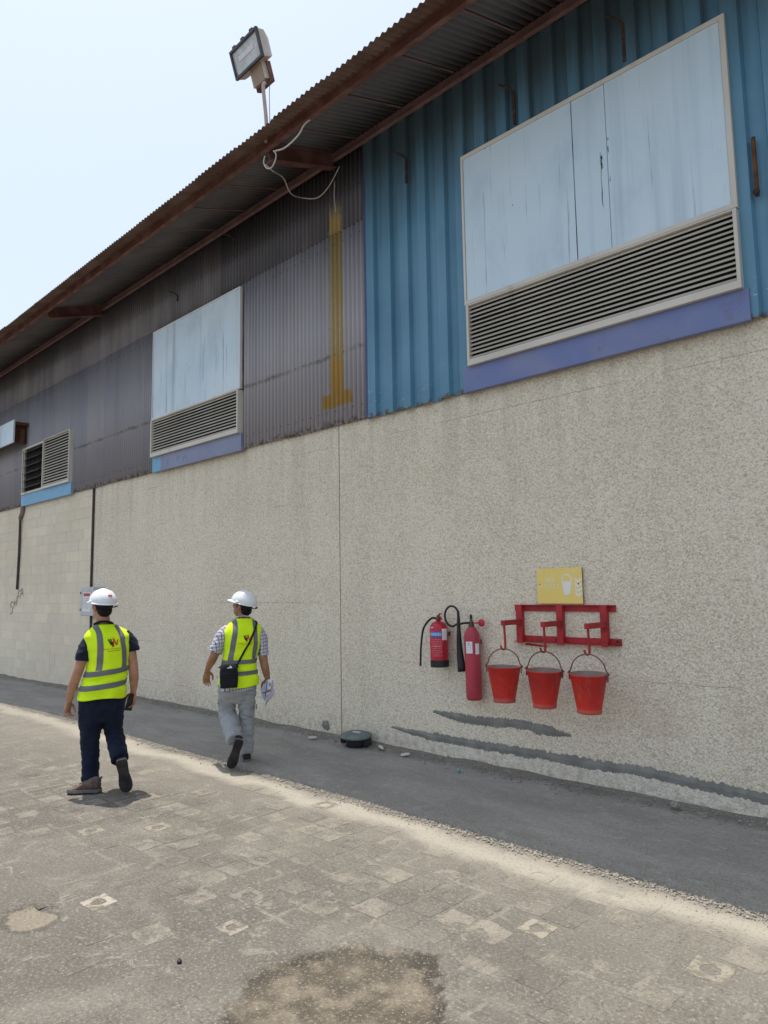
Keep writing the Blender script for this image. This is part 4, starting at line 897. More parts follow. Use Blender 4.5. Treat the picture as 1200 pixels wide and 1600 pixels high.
# buckets
def bucket():
    b = empty('bucket')
    rt, rb, h = 0.146, 0.098, 0.298; V = []; seg = 40
    MB().add(lathe([(rb*0.97, 0.0), (rb, 0.002), (rb*1.005, 0.022), (rb*0.985, 0.028), (rb*1.03, 0.05), (rt, h), (rt+0.004, h+0.002), (rt+0.004, h+0.008), (rt-0.002, h+0.009)], seg=seg, close=False)).build('shell', M['hardred'], b, smooth=True)
    MB().add(lathe([(rt-0.002, h+0.0085), (rt-0.003, h-0.002), (rb*1.0, 0.05), (rb*0.95, 0.03), (0.01, 0.03)][::-1], seg=seg, close=False)).build('inside', M['bucket_in'], b, smooth=True)
    MB().add(lathe([(rb*0.96, 0.010), (0.001, 0.012)], seg=seg, close=False)).build('base', M['hardred'], b)
    for s in (-1, 1):
        MB().add(obox((s*(rt+0.005), 0, h-0.012), (0.003, 0, 0), (0, 0.020, 0), (0, 0, 0.034))).add(tube([(s*(rt+0.004), 0, h+0.010), (s*(rt+0.020), 0, h+0.008)], 0.007, 8)).build('ear', M['oxide'], b)
    pts_ = [(-(rt+0.017), 0, h+0.004), (-(rt+0.012), 0, h+0.016)]
    for a in np.linspace(PI*0.95, PI*0.05, 9): pts_.append(((rt-0.004)*math.cos(a), 0, h+0.014+0.148*math.sin(a)))
    pts_ += [((rt+0.012), 0, h+0.016), ((rt+0.017), 0, h+0.004)]
    MB().add(tube(pts_, 0.0052, 8, 4, up=(0, 1, 0))).build('handle', M['oxide'], b, smooth=True)
    return b
def copy_tree(o, parent=None):
    c = o.copy(); C.objects.link(c); c.parent = parent
    for ch in list(o.children): copy_tree(ch, c)
    return c
b0 = bucket()
binfo = [('red fire bucket hanging nearest the slim extinguisher, leftmost of the three', 30, 0, 0.0), ('red fire bucket in the middle of the three under the rack', 16, 0, 0.035), ('red fire bucket furthest from the extinguishers, rightmost of the three', 14, 0, 0.04)]
for k, (lab, rz, ry, rx) in enumerate(binfo):
    b = b0 if k == 0 else copy_tree(b0)
    ye = (-0.315, -0.335, -0.345)[k]-0.002
    b.location = (AX[k]-0.008, ye, 1.153-0.298-0.162+0.003); b.rotation_euler = (rx, math.radians((0.8, 2.2, 1.6)[k]), math.radians(rz)); tag(b, lab, 'bucket', 'fire buckets hanging from the rack')
# sign
sg = empty('fire_bucket_sign', (-3.352, 0, 1.545)); tag(sg, 'faded yellow sign with white bucket symbol standing on the red rack', 'sign')
MB().add(box(-0.226, 0.226, -0.022, -0.014, 0.0, 0.315)).build('plate', M['signyellow'], sg, bevel=0.0015)
MB().add(box(-0.215, 0.215, -0.0138, -0.001, 0.01, 0.305)).add(box(0.2262, 0.2285, -0.0215, -0.0145, 0.0, 0.312)).build('plate_edge', M['edge_brown'], sg)
def flat_text(s, size, cx, cz, mat, name, parent, y=-0.0232, sx=1.0):
    v, f = text_mesh(s, size); return link_mesh(name, [(cx+p[0]*sx, y, cz+p[1]) for p in v], f, mat, parent)
flat_text('FIRE', 0.058, -0.095, 0.205, M['signwhite_faint'], 'lettering', sg)
flat_text('BUCKET', 0.058, -0.105, 0.150, M['signwhite_faint'], 'lettering', sg, sx=0.98)
ic = MB().add(prism([(0.028, 0.195), (0.045, 0.088), (0.052, 0.078), (0.100, 0.078), (0.107, 0.088), (0.124, 0.195)], -0.0235, -0.0221))
ic.add(tube([(0.030, -0.0228, 0.195), (0.034, -0.0228, 0.225), (0.055, -0.0228, 0.248), (0.076, -0.0228, 0.255), (0.098, -0.0228, 0.248), (0.118, -0.0228, 0.225), (0.122, -0.0228, 0.195)], 0.006, 6, 4, 0.15, up=(0, 1, 0)))
ic.build('bucket_symbol', M['signwhite'], sg)
ic = MB()
for k in range(4): ic.add(prism([(0.150, 0.225-k*0.04), (0.185, 0.205-k*0.04), (0.222, 0.222-k*0.04), (0.222, 0.200-k*0.04), (0.185, 0.182-k*0.04), (0.160, 0.195-k*0.04)], -0.0235, -0.0221))
ic.build('hand_symbol', M['signwhite'], sg)
MB().add(lathe([(0.006, 0), (0.006, 0.002)], (-0.197, -0.0222, 0.172), 8, 'Y')).add(lathe([(0.006, 0), (0.006, 0.004)], (0.190, -0.0222, 0.172), 8, 'Y')).build('screw', M['rust_dark'], sg)

# plastic lid on the pavement
vc = empty('valve_cover', (-5.80, -0.21, 0.045)); tag(vc, 'dusty dark green plastic valve cover standing on the pavement at the wall joint', 'valve cover'); vc.rotation_euler = (math.radians(3), math.radians(2), 0.3)
MB().add(lathe([(0.105, -0.03), (0.112, 0.0), (0.120, 0.075), (0.118, 0.08)], seg=28)).build('barrel', M['blackrub'], vc, smooth=True)
MB().add(lathe([(0.150, 0.072), (0.172, 0.078), (0.175, 0.092), (0.165, 0.104), (0.12, 0.118), (0.06, 0.126), (0.01, 0.128)], seg=28)).build('cap', M['coverplastic'], vc, smooth=True)
MB().add(obox((0.02, -0.02, 0.130), (0.045, 0, 0), (0, 0.014, 0), (0, 0, 0.006))).build('grip', M['chip'], vc, bevel=0.003)
for q_ in (-0.14, 0.14): MB().add(box(q_-0.025, q_+0.025, -0.05, 0.05, 0.0, 0.075)).build('lug', M['blackrub'], vc, bevel=0.006)
# ================================================================== PEOPLE
def skin_mat(name, a, b):
    t = NT(name, 0.55, 0, 0.35); o = t.obj(); t.color(t.mix(t.ramp(t.noise(o, 14, 4), 0.35, 0.65), a, b)); t.b.inputs['Subsurface Weight'].default_value = 0.06
    t.b.inputs['Subsurface Radius'].default_value = (0.01, 0.004, 0.002); t.bump(t.noise(o, 160, 2), 0.1, 0.001); return t.m
M['skin'] = skin_mat('tan_skin', (0.405, 0.196, 0.119), (0.486, 0.250, 0.162)); M['skin2'] = skin_mat('brown_skin', (0.297, 0.142, 0.084), (0.378, 0.189, 0.119))
def cloth(name, a, b, rough=0.9, weave=380, bs=0.15):
    t = NT(name, rough, 0, 0.15); o = t.obj(); c = t.mix(t.ramp(t.noise(o, 9, 5, 0.6), 0.35, 0.68), a, b); t.color(c)
    t.b.inputs['Sheen Weight'].default_value = 0.05; t.bump(t.noise(o, weave, 2), bs, 0.001); return t
M['vest'] = cloth('lime_safety_mesh', (0.66, 0.95, 0.012), (0.74, 0.98, 0.02), 0.7).m
M['tape'] = cloth('grey_reflective_tape', (0.145, 0.145, 0.155), (0.19, 0.19, 0.20), 0.5).m
M['navy'] = cloth('navy_polo', (0.013, 0.015, 0.028), (0.022, 0.025, 0.044)).m
M['navy_trouser'] = cloth('navy_trouser', (0.008, 0.011, 0.026), (0.014, 0.019, 0.040)).m
M['grey_trouser'] = cloth('grey_trouser', (0.31, 0.325, 0.335), (0.35, 0.362, 0.372)).m
M['hair'] = cloth('black_hair', (0.010, 0.009, 0.009), (0.020, 0.017, 0.015), 0.6, 220, 0.5).m
t = NT('white_helmet_shell', 0.3, 0, 0.5); t.color(t.mix(t.ramp(t.noise(t.obj(), 6, 4), 0.5, 0.75, 0, 0.35), (0.78, 0.79, 0.80), (0.60, 0.60, 0.58))); M['helmet'] = t.m
M['bootbrown'] = cloth('brown_boot_leather', (0.075, 0.050, 0.040), (0.17, 0.125, 0.10), 0.75, 60, 0.6).m
M['bootdark'] = cloth('dark_boot', (0.030, 0.028, 0.028), (0.055, 0.050, 0.048), 0.7, 90, 0.3).m
M['sole'] = cloth('dusty_black_sole', (0.030, 0.029, 0.028), (0.060, 0.056, 0.052), 0.9, 60, 0.4).m
M['midsole'] = cloth('grey_midsole', (0.115, 0.11, 0.105), (0.19, 0.18, 0.17), 0.85, 60, 0.4).m
M['bag'] = cloth('black_nylon', (0.010, 0.011, 0.014), (0.018, 0.019, 0.024), 0.7).m
t = cloth('plaid_shirt', (0.5, 0.5, 0.55), (0.56, 0.56, 0.6)); o_ = t.obj(); x_, y_, z_ = t.sep(o_)
def stripes(tt, u, period, wd): return tt.ramp(tt.math('ABSOLUTE', tt.math('SUBTRACT', tt.math('FRACT', tt.math('DIVIDE', u, period)), 0.5)), 0.5-wd, 0.5-wd+0.03)
u1 = t.math('ADD', x_, t.math('MULTIPLY', y_, 0.8)); u2 = t.math('SUBTRACT', z_, t.math('MULTIPLY', x_, 0.15))
c = t.mix(t.math('MULTIPLY', stripes(t, u1, 0.030, 0.13), 0.75), (0.55, 0.53, 0.60), (0.035, 0.028, 0.075))
c = t.mix(t.math('MULTIPLY', stripes(t, u2, 0.034, 0.11), 0.7), c, (0.035, 0.028, 0.075)); t.color(c); M['plaid'] = t.m
M['ink'] = worn('vest_print_black', (0.02, 0.025, 0.015), (0.03, 0.035, 0.02), 9, 0.7, bump=0)
M['inkred'] = worn('vest_print_red', (0.60, 0.07, 0.02), (0.55, 0.08, 0.02), 9, 0.7, bump=0)
M['inkorange'] = worn('vest_print_orange', (0.55, 0.20, 0.02), (0.5, 0.2, 0.02), 9, 0.7, bump=0)
M['paper'] = worn('white_paper', (0.806, 0.850, 0.850), (0.728, 0.806, 0.850), 5, 0.7, bump=0); M['paper2'] = worn('grey_paper', (0.520, 0.520, 0.650), (0.572, 0.572, 0.702), 5, 0.7, bump=0)
M['phone'] = worn('dark_phone_case', (0.035, 0.03, 0.024), (0.055, 0.047, 0.036), 9, 0.4, bump=0.1)

def loft(rings, seg=28, n=2.3, sub=4, yaw=0.0):
    """rings: (cx, cy, cz, rx, ry) smoothly interpolated along z-ish path, superellipse sections, capped"""
    q = catmull(rings, sub); v = []; f = []
    for r in q:
        for k in range(seg):
            a = 2*PI*k/seg; c, s = math.cos(a), math.sin(a)
            x = math.copysign(abs(c)**(2/n), c)*r[3]; y = math.copysign(abs(s)**(2/n), s)*r[4]
            v.append((r[0]+x*math.cos(yaw)-y*math.sin(yaw), r[1]+x*math.sin(yaw)+y*math.cos(yaw), r[2]))
    for i in range(len(q)-1):
        for k in range(seg):
            a, b = i*seg+k, i*seg+(k+1) % seg; f.append((a, b, b+seg, a+seg))
    f.append(tuple(range(seg-1, -1, -1))); f.append(tuple((len(q)-1)*seg+k for k in range(seg)))
    return v, f
def hand(wrist, d, thumb, curl=0.5, spread=0.0, side=1, thumb_in=0.5, k=1.0):
    """palm, four unequal fingers and a thumb; side=+1/-1 picks the palm side"""
    w_ = Vector(wrist); d = Vector(d).normalized(); th = Vector(thumb); th = (th-d*th.dot(d)).normalized(); nn = d.cross(th)*side; P_ = []
    P_.append(tube([w_-d*0.02, w_+d*0.012*k, w_+d*0.05*k, w_+d*0.088*k], [0.026*k, 0.030*k, 0.040*k, 0.040*k], 14, 4, 0.42, True, up=nn))
    L = (0.070, 0.079, 0.073, 0.057)
    for i in range(4):
        off = th*(0.0305-0.0203*i)*k; base = w_+d*0.075*k+off; dirv = (d+th*spread*(1.5-i)*0.12).normalized(); p = base; pts_ = [base-d*0.02*k, base+d*0.012*k]; p = pts_[-1]; c = 0
        for s_, fr_ in enumerate((0.46, 0.31, 0.23)):
            c += curl*(0.8+0.12*i)*(0.75, 1.0, 0.75)[s_]; dd = (dirv*math.cos(c)+nn*math.sin(c)); p = p+dd*L[i]*fr_*k; pts_.append(p)
        P_.append(tube(pts_, [0.0098*k, 0.0094*k, 0.0090*k, 0.0083*k, 0.0072*k], 10, 4, 1.0, True))
    b = w_+d*0.018*k+th*0.022*k; p1 = b+(d*0.55+th*0.75+nn*0.25).normalized()*0.040*k; p2 = p1+(d*0.85+th*(0.35-0.4*thumb_in)+nn*thumb_in*0.7).normalized()*0.032*k; p3 = p2+(d*0.85-th*0.25*thumb_in+nn*thumb_in*0.8).normalized()*0.026*k
    P_.append(tube([b, p1, p2, p3], [0.016*k, 0.0125*k, 0.0108*k, 0.0085*k], 10, 4, 1.0, True))
    return P_
def head_parts(c, yaw, pitch=0.0):
    """skull, jaw, nose, lips, brows, ears; c = centre of the skull; local -y of the head is the face"""
    R = Matrix.Rotation(yaw, 3, 'Z') @ Matrix.Rotation(pitch, 3, 'X'); c = Vector(c); T = lambda p: c+R @ Vector(p)
    P_ = [ell(c, (0.076, 0.098, 0.105), 24, 16, R), ell(T((0, -0.028, -0.070)), (0.056, 0.064, 0.062), 20, 12, R), ell(T((0, -0.066, -0.098)), (0.026, 0.022, 0.022), 14, 8, R)]
    P_.append(tube([T((0, -0.090, 0.000)), T((0, -0.108, -0.030)), T((0, -0.106, -0.044)), T((0, -0.09, -0.048))], [0.009, 0.012, 0.014, 0.010], 10, 4, 1, True))
    for s in (-1, 1):
        P_.append(ell(T((s*0.079, 0.012, -0.022)), (0.009, 0.020, 0.031), 12, 10, R @ Matrix.Rotation(s*0.35, 3, 'Z')))
        P_.append(tube([T((s*0.012, -0.094, 0.012)), T((s*0.035, -0.090, 0.017)), T((s*0.055, -0.072, 0.010))], 0.008, 8, 3, 1, True))
        P_.append(ell(T((s*0.042, -0.064, -0.030)), (0.022, 0.022, 0.020), 12, 8, R)); P_.append(ell(T((s*0.011, -0.098, -0.045)), (0.008, 0.007, 0.007), 10, 6, R))
    P_.append(ell(T((0, -0.085, -0.072)), (0.023, 0.011, 0.006), 12, 6, R)); P_.append(ell(T((0, -0.083, -0.082)), (0.020, 0.011, 0.007), 12, 6, R))
    return P_, T, R
def helmet(parent, T, R, zoff=0.0, mark=False):
    """shell with ridge, brim all round and a peak in front"""
    V = []; F = []; seg = 48; prof = [(1.0, 0.0), (1.0, 0.012)]+[(math.cos(a), 0.012+0.112*math.sin(a)) for a in np.linspace(0.12, PI/2-0.03, 12)]
    for r, h in prof:
        for k in range(seg):
            a = 2*PI*k/seg; x, y = 0.112*r*math.cos(a), 0.140*r*math.sin(a)+0.006
            ridge = 0.006*math.exp(-(x/0.022)**2)*min(1, h/0.06)+0.004*math.exp(-((abs(x)-0.055)/0.012)**2)*min(1, h/0.07)*(1 if h < 0.11 else 0.3)
            V.append(T((x, y, h+zoff+ridge)))
    for i in range(len(prof)-1):
        for k in range(seg): a, b = i*seg+k, i*seg+(k+1) % seg; F.append((a, b, b+seg, a+seg))
    F.append(tuple((len(prof)-1)*seg+k for k in range(seg)))
    o = link_mesh('hard_hat', V, F, M['helmet'], parent, True)
    V = []; F = []
    for k in range(seg):
        a = 2*PI*k/seg; fr_ = max(0.0, -math.sin(a))**3; ext = 0.010+0.045*fr_; c_, s_ = math.cos(a), math.sin(a)
        ix, iy = 0.111*c_, 0.139*s_+0.006; ox, oy = (0.112+ext*0.6)*c_, (0.140+ext)*s_+0.006; dz = -0.006-0.010*fr_
        for (x, y, z) in ((ix, iy, 0.012), (ox, oy, 0.006+dz), (ox*1.01, oy*1.01, 0.001+dz), (ix, iy, -0.004)): V.append(T((x, y, z+zoff)))
    for k in range(seg):
        b, n2 = k*4, ((k+1) % seg)*4
        for j in range(4): F.append((b+j, b+(j+1) % 4, n2+(j+1) % 4, n2+j))
    link_mesh('brim', V, F, M['helmet'], o, True)
    mb = MB()
    for s in (-1, 1): mb.add(ell(T((s*0.116, 0.0, 0.012+zoff)), (0.010, 0.022, 0.014), 10, 6, R))
    mb.build('side_clip', M['helmet'], o, True)
    MB().add(tube([T((0.085, 0.105, zoff-0.018)), T((0.045, 0.138, zoff-0.022)), T((0, 0.146, zoff-0.024)), T((-0.045, 0.138, zoff-0.022)), T((-0.085, 0.105, zoff-0.018))], 0.011, 8, 4, 0.4)).build('headband', M['bag'], o, True)
    if mark:
        v, f = [], []
        for i in range(5):
            for j in range(3):
                x = -0.018+0.009*i; h = 0.070+0.007*j; q = math.sqrt(max(0, 1-((h-0.012)/0.112)**2)); y = 0.140*math.sqrt(max(0, q*q-(x/0.112)**2))+0.0065+0.0085
                v.append(T((x, y, h+zoff)))
        f = [(i*3+j, (i+1)*3+j, (i+1)*3+j+1, i*3+j+1) for i in range(4) for j in range(2)]
        link_mesh('sticker', v, f, M['redprint'], o)
    return o
class Vest:
    def __init__(s, rings, yaw, seed, n=2.35):
        s.r = np.array(rings, float); s.yaw = yaw; s.seed = seed; s.n = n
        q = np.array(catmull(rings, 8)); s.q = q[np.argsort(q[:, 2])]
    def ring(s, z): return [np.interp(z, s.q[:, 2], s.q[:, i]) for i in (0, 1, 3, 4)]
    def raw(s, a, b, z):
        cx, cy, rx, ry = s.ring(z); x, y = a*rx, b*ry
        return Vector((cx+x*math.cos(s.yaw)-y*math.sin(s.yaw), cy+x*math.sin(s.yaw)+y*math.cos(s.yaw), z)), Vector((a*math.cos(s.yaw)-b*math.sin(s.yaw), a*math.sin(s.yaw)+b*math.cos(s.yaw), 0.12)).normalized()
    def fold(s, p):
        z0, z1 = s.q[0, 2], s.q[-1, 2]; t = (p.z-z0)/(z1-z0)
        w1 = N3(Vector((p.x*5+s.seed, p.y*5, p.z*13)))*0.018*(1-t*0.5)+N3(Vector((p.x*14, p.y*14+s.seed, p.z*8)))*0.008
        w2 = (0.010*math.sin(p.x*26+s.seed)+0.006*math.sin(p.x*43+1))*max(0, 1-t*3.2)
        cr = -0.012*math.exp(-((p.z-(z0+0.30*(z1-z0)+0.22*p.x))/0.018)**2)-0.011*math.exp(-((p.z-(z0+0.20*(z1-z0)-0.18*p.x))/0.016)**2)
        return w1+w2+cr
    def pt(s, th, z, off=0.0):
        c, sn = math.cos(th), math.sin(th); n = s.n
        a = math.copysign(abs(sn)**(2/n), sn); b = -math.copysign(abs(c)**(2/n), c); p, nr = s.raw(a, b, z); return p+nr*(s.fold(p)+off)
    def back(s, x, z, off=0.003, front=False):
        cx, cy, rx, ry = s.ring(z); a = max(min(x/rx, 0.985), -0.985); b = -(1-abs(a)**s.n)**(1/s.n); b = -b if front else b
        p, nr = s.raw(a, b, z); return p+nr*(s.fold(p)+off)
    def build(s, parent, dip=0.02):
        z0, z1 = s.q[0, 2], s.q[-1, 2]; nt_, nz_ = 88, 60; v = []; f = []
        for j in range(nz_+1):
            for i in range(nt_):
                th = 2*PI*i/nt_; z = z0+(z1-z0)*j/nz_
                if j < 6: z += (1-j/6)*0.008*math.sin(th*3+s.seed)
                v.append(s.pt(th, z))
        for j in range(nz_):
            for i in range(nt_): a, b = j*nt_+i, j*nt_+(i+1) % nt_; f.append((a, b, b+nt_, a+nt_))
        o = link_mesh('safety_vest', v, f, M['vest'], parent, True)
        m = o.modifiers.new('s', 'SOLIDIFY'); m.thickness = 0.004; m.offset = -1; me = evaluated(o); old = o.data; o.modifiers.clear(); o.data = me; bpy.data.meshes.remove(old)
        return o
    def grid(s, name, rows, mat, parent):
        n = len(rows[0]); v = [p for r in rows for p in r]; f = [(j*n+i, j*n+i+1, (j+1)*n+i+1, (j+1)*n+i) for j in range(len(rows)-1) for i in range(n-1)]
        return link_mesh(name, v, f, mat, parent, True)
    def belt(s, z, h, tilt, parent):
        rows = []
        for j in range(4):
            row = []
            for i in range(97):
                th = 2*PI*i/96; zz = z+(j/3-0.5)*h+tilt*math.sin(th); row.append(s.pt(th, zz, 0.0028))
            rows.append(row)
        return s.grid('reflective_tape', rows, M['tape'], parent)
    def brace(s, x, xt, zb, wd, parent):
        zt = s.q[-1, 2]-0.004
        for fr_ in (False, True):
            rows = [[s.back(x+(xt-x)*t+(k/2-0.5)*wd, zb+(zt-zb)*t, 0.0036, fr_) for k in range(3)] for t in np.linspace(0, 1, 34)]
            s.grid('reflective_tape', rows, M['tape'], parent)
    def poly2(s, name, polys, x0, z0, mat, parent, off=0.0042):
        v = []; f = []
        for pl in polys:
            b = len(v); v += [s.back(x0+p[0], z0+p[1], off) for p in pl]; f.append(tuple(range(b, b+len(pl))))
        return link_mesh(name, v, f, mat, parent)
    def text(s, name, txt, size, x0, z0, mat, parent, sx=1.0):
        v, f = text_mesh(txt, size); return link_mesh(name, [s.back(x0+p[0]*sx, z0+p[1]+0.06*p[0], 0.0042) for p in v], f, mat, parent)
    def logo(s, x0, z0, k, parent):
        def bar(x1, z1_, x2, z2, w_): return [(x1*k-w_*k, z1_*k), (x1*k+w_*k, z1_*k), (x2*k+w_*k, z2*k), (x2*k-w_*k, z2*k)]
        s.poly2('logo', [bar(-.040, .030, -.018, -.020, .006), bar(-.022, .034, -.006, -.034, .005), bar(-.004, .010, -.006, -.036, .005)], x0, z0, M['ink'], parent)
        s.poly2('logo', [bar(.004, .034, .000, -.034, .004), bar(.006, .030, .026, -.022, .006), bar(.026, -.020, .040, .026, .005)], x0, z0, M['inkred'], parent)
        s.poly2('logo', [bar(-.006, .046, -.002, .024, .002), bar(.012, .044, .008, .022, .002)], x0, z0, M['inkorange'], parent)
        s.text('vest_lettering', 'MNK MORBCCO', 0.019*k, x0+0.002, z0-0.052*k, M['inkred'], parent, 1.25)
        s.poly2('vest_lettering', [[(a*k, -.071*k+.06*a*k), (a*k+.010*k, -.071*k+.06*a*k), (a*k+.010*k, -.067*k+.06*a*k), (a*k, -.067*k+.06*a*k)] for a in np.arange(-.05, .05, .013)], x0, z0, M['ink'], parent)
def shoe(parent, heel, d, up, mats, L=0.29, W_=0.052, high=0.10):
    """heel = back bottom point of the sole, d = towards the toe, up = away from the sole"""
    heel = Vector(heel); d = Vector(d).normalized(); up = Vector(up); up = (up-d*up.dot(d)).normalized(); s_ = d.cross(up); T = lambda x, y, z: heel+d*(x*L)+s_*y+up*z
    out = [(0.0, .55), (.03, .75), (.10, .86), (.25, .82), (.42, .76), (.58, .90), (.72, 1.0), (.84, .96), (.93, .75), (.985, .40), (1.0, .12)]
    ol = [(x, W_*y) for x, y in out]+[(x, -W_*y) for x, y in reversed(out)]
    def slab(z0, z1, g0, g1):
        v = [T(x, y*g0, z0+0.012*max(0, x-0.75)*4*0.25) for x, y in ol]+[T(x, y*g1, z1+0.012*max(0, x-0.75)) for x, y in ol]; n = len(ol)
        return v, [tuple(range(n)), tuple(range(2*n-1, n-1, -1))]+[((i+1) % n, i, i+n, (i+1) % n+n) for i in range(n)]
    mb = MB()
    def sec(x, wd, h0, h1, fl): return (x, wd, h0, h1)
    rings = [(0.03, .60, .022, high*.95), (.10, .80, .022, high), (.22, .80, .022, high), (.34, .76, .022, high*.95), (.46, .76, .022, high*.78), (.60, .86, .022, high*.58), (.74, .93, .022, .050+.012), (.86, .86, .022, .048), (.95, .58, .022, .040), (.985, .25, .022, .032)]
    v = []; f = []; seg = 16
    for x, wd, h0, h1 in rings:
        for k in range(seg):
            a = 2*PI*k/seg; c, s2 = math.cos(a), math.sin(a); yy = math.copysign(abs(c)**0.7, c)*W_*wd*(1 if s2 < 0.3 else 1-0.25*(s2-0.3)); zz = (h0+h1)/2+(h1-h0)/2*math.copysign(abs(s2)**0.8, s2)
            v.append(T(x, yy, zz))
    for i in range(len(rings)-1):
        for k in range(seg): a, b = i*seg+k, i*seg+(k+1) % seg; f.append((a, a+seg, b+seg, b))
    f.append(tuple(range(seg))); f.append(tuple((len(rings)-1)*seg+k for k in reversed(range(seg))))
    o = link_mesh('shoe', v, f, mats[0], parent, True)
    sub = bmesh.new(); sub.from_mesh(o.data); bmesh.ops.subdivide_edges(sub, edges=sub.edges[:], cuts=2, use_grid_fill=True); sub.to_mesh(o.data); sub.free()
    displace(o.data, lambda p: 0.0035*N3(p*38)+0.002*N3(p*90)); o.data.polygons.foreach_set('use_smooth', [True]*len(o.data.polygons))
    MB().add(tube([T(0.80, -W_*0.80, 0.036), T(0.765, -W_*0.52, 0.055), T(0.755, 0, 0.066), T(0.765, W_*0.52, 0.055), T(0.80, W_*0.80, 0.036)], 0.0045, 6, 5)).add(tube([T(0.05, -W_*0.70, high*.90), T(0.0, -W_*0.3, high*.93), T(0.0, W_*0.3, high*.93), T(0.05, W_*0.70, high*.90)], 0.007, 6, 4)).build('seam', mats[0], o, True)
    MB().add(slab(0.012, 0.038, 1.05, 1.0)).build('midsole', mats[1], o, bevel=0.003)
    mb = MB().add(slab(0.005, 0.0118, 1.0, 1.02))
    for i in range(9):
        x = 0.07+i*0.105
        if 0.40 < x < 0.50: continue
        wd = np.interp(x, [a for a, _ in out], [b for _, b in out])*W_
        for q in (-1, 0, 1): mb.add(obox(T(x, q*wd*0.62, 0.0025), d*0.010, s_*wd*0.24, up*0.0024))
    mb.build('outsole', mats[2], o)
    if high > 0.08:
        lc = MB()
        for i in range(4):
            x = 0.40+i*0.075; z = np.interp(x, [.34, .46, .60, .74], [high*.95, high*.78, high*.58, .062])+0.004; lc.add(tube([T(x, -0.022, z-0.004), T(x+0.02, 0.0, z+0.002), T(x, 0.022, z-0.004)], 0.0035, 6, 3))
        lc.build('laces', mats[1], o)
    return o
def fabric_fold(seed, amp, zs):
    """creases that run round the limb, strongest near the heights zs"""
    def fn(p):
        k = 0.25+sum(math.exp(-((p.z-z)/0.10)**2) for z in zs)
        return amp*k*(N3(Vector((p.x*9+seed, p.y*9, p.z*26)))+0.6*N3(Vector((p.x*18, p.y*18+seed, p.z*44+p.x*20))))+0.4*amp*N3(Vector((p.x*22, p.y*22, p.z*5+seed)))
    return fn
def eyes(parent, T):
    mb = MB()
    for s in (-1, 1): mb.add(ell(T((s*0.031, -0.083, -0.004)), (0.011, 0.011, 0.011), 12, 8))
    mb.build('eye', M['labelwhite'], parent, True)
def hair_cap(parent, T, R, name='hair'):
    me = fuse([ell(T((0, 0.014, 0.012)), (0.081, 0.094, 0.100), 22, 14, R), ell(T((0, 0.050, -0.046)), (0.064, 0.056, 0.056), 18, 12, R)]+[ell(T((s*0.066, -0.012, -0.004)), (0.018, 0.020, 0.042), 10, 8, R) for s in (-1, 1)], 0.006, 3)
    displace(me, lambda p: 0.0025*N3(p*70)+0.0012*N3(p*170)); return link_me(name, me, M['hair'], parent, True)

# ---- man on the left -------------------------------------------------
VW1 = math.radians(65.07)
p1 = empty('person', (-6.2, -2.75, 0.0), VW1)
tag(p1, 'person in navy polo and trousers, lime vest and white helmet, walking with a phone', 'person', 'two workers walking along the warehouse')
PSI = math.radians(13)
hd, T1, R1_ = head_parts((-0.100, 0.015, 1.600), PI+PSI+math.radians(14), math.radians(-6))
armL = tube([(-0.175, 0.01, 1.335), (-0.225, -0.01, 1.22), (-0.283, -0.025, 1.035), (-0.318, 0.0, 0.92), (-0.350, 0.03, 0.785)], [0.040, 0.047, 0.043, 0.041, 0.027], 14, 5, 1, True)
armR = tube([(0.105, 0.03, 1.335), (0.140, 0.02, 1.20), (0.170, 0.0, 1.02), (0.176, 0.03, 0.93), (0.176, 0.075, 0.830)], [0.040, 0.047, 0.043, 0.040, 0.027], 14, 5, 1, True)
hL = hand((-0.352, 0.032, 0.780), (-0.12, 0.06, -1.0), (0.55, 0.75, 0.0), 0.95, 0, 1, 0.8, 1.0)
hR = hand((0.177, 0.078, 0.825), (-0.10, 0.08, -1.0), (-0.75, 0.60, 0.0), 0.55, 0, -1, 0.3, 1.0)
body = hd+[armL, armR]+hL+hR+[tube([(-0.085, 0.01, 1.36), (-0.092, 0.012, 1.46), (-0.098, 0.020, 1.56)], [0.068, 0.058, 0.056], 18, 4),
    loft([(-.085, 0, .70, .09, .07), (-.085, 0, .80, .135, .09), (-.065, 0, .95, .145, .105), (-.045, 0, 1.10, .15, .105), (-.045, 0, 1.25, .165, .105), (-.055, 0, 1.36, .13, .08), (-.07, 0, 1.41, .07, .06)], yaw=PSI),
    tube([(-.165, 0, .80), (-.172, .035, .60), (-.172, .055, .44), (-.167, .055, .28), (-.166, .052, .16)], [.085, .072, .052, .048, .040], 14, 6, 1, True), tube([(.0, 0, .80), (.006, .05, .62), (.018, .085, .49), (.042, -.02, .41), (.058, -.095, .355)], [.085, .07, .05, .045, .036], 14, 6, 1, True)]
link_me('body', fuse(body, 0.0045, 3), M['skin'], p1, True)
eyes(p1, T1); hair_cap(p1, T1, R1_); helmet(p1, T1, R1_, 0.018, True)
sh = fuse([loft([(-.085, 0, .80, .165, .125), (-.065, 0, .95, .158, .12), (-.045, 0, 1.10, .162, .122), (-.045, 0, 1.25, .176, .122), (-.055, .005, 1.345, .150, .092), (-.075, .01, 1.405, .085, .070), (-.088, .012, 1.435, .066, .062)], yaw=PSI),
    tube([(-0.145, 0.01, 1.335), (-0.205, 0.0, 1.262), (-0.238, -0.012, 1.18), (-0.247, -0.016, 1.124)], [0.068, 0.072, 0.070, 0.069], 18, 5, 0.95), tube([(0.075, 0.03, 1.335), (0.130, 0.025, 1.275), (0.158, 0.012, 1.22), (0.164, 0.010, 1.188)], [0.064, 0.066, 0.060, 0.058], 18, 5, 0.95)], 0.006, 4)
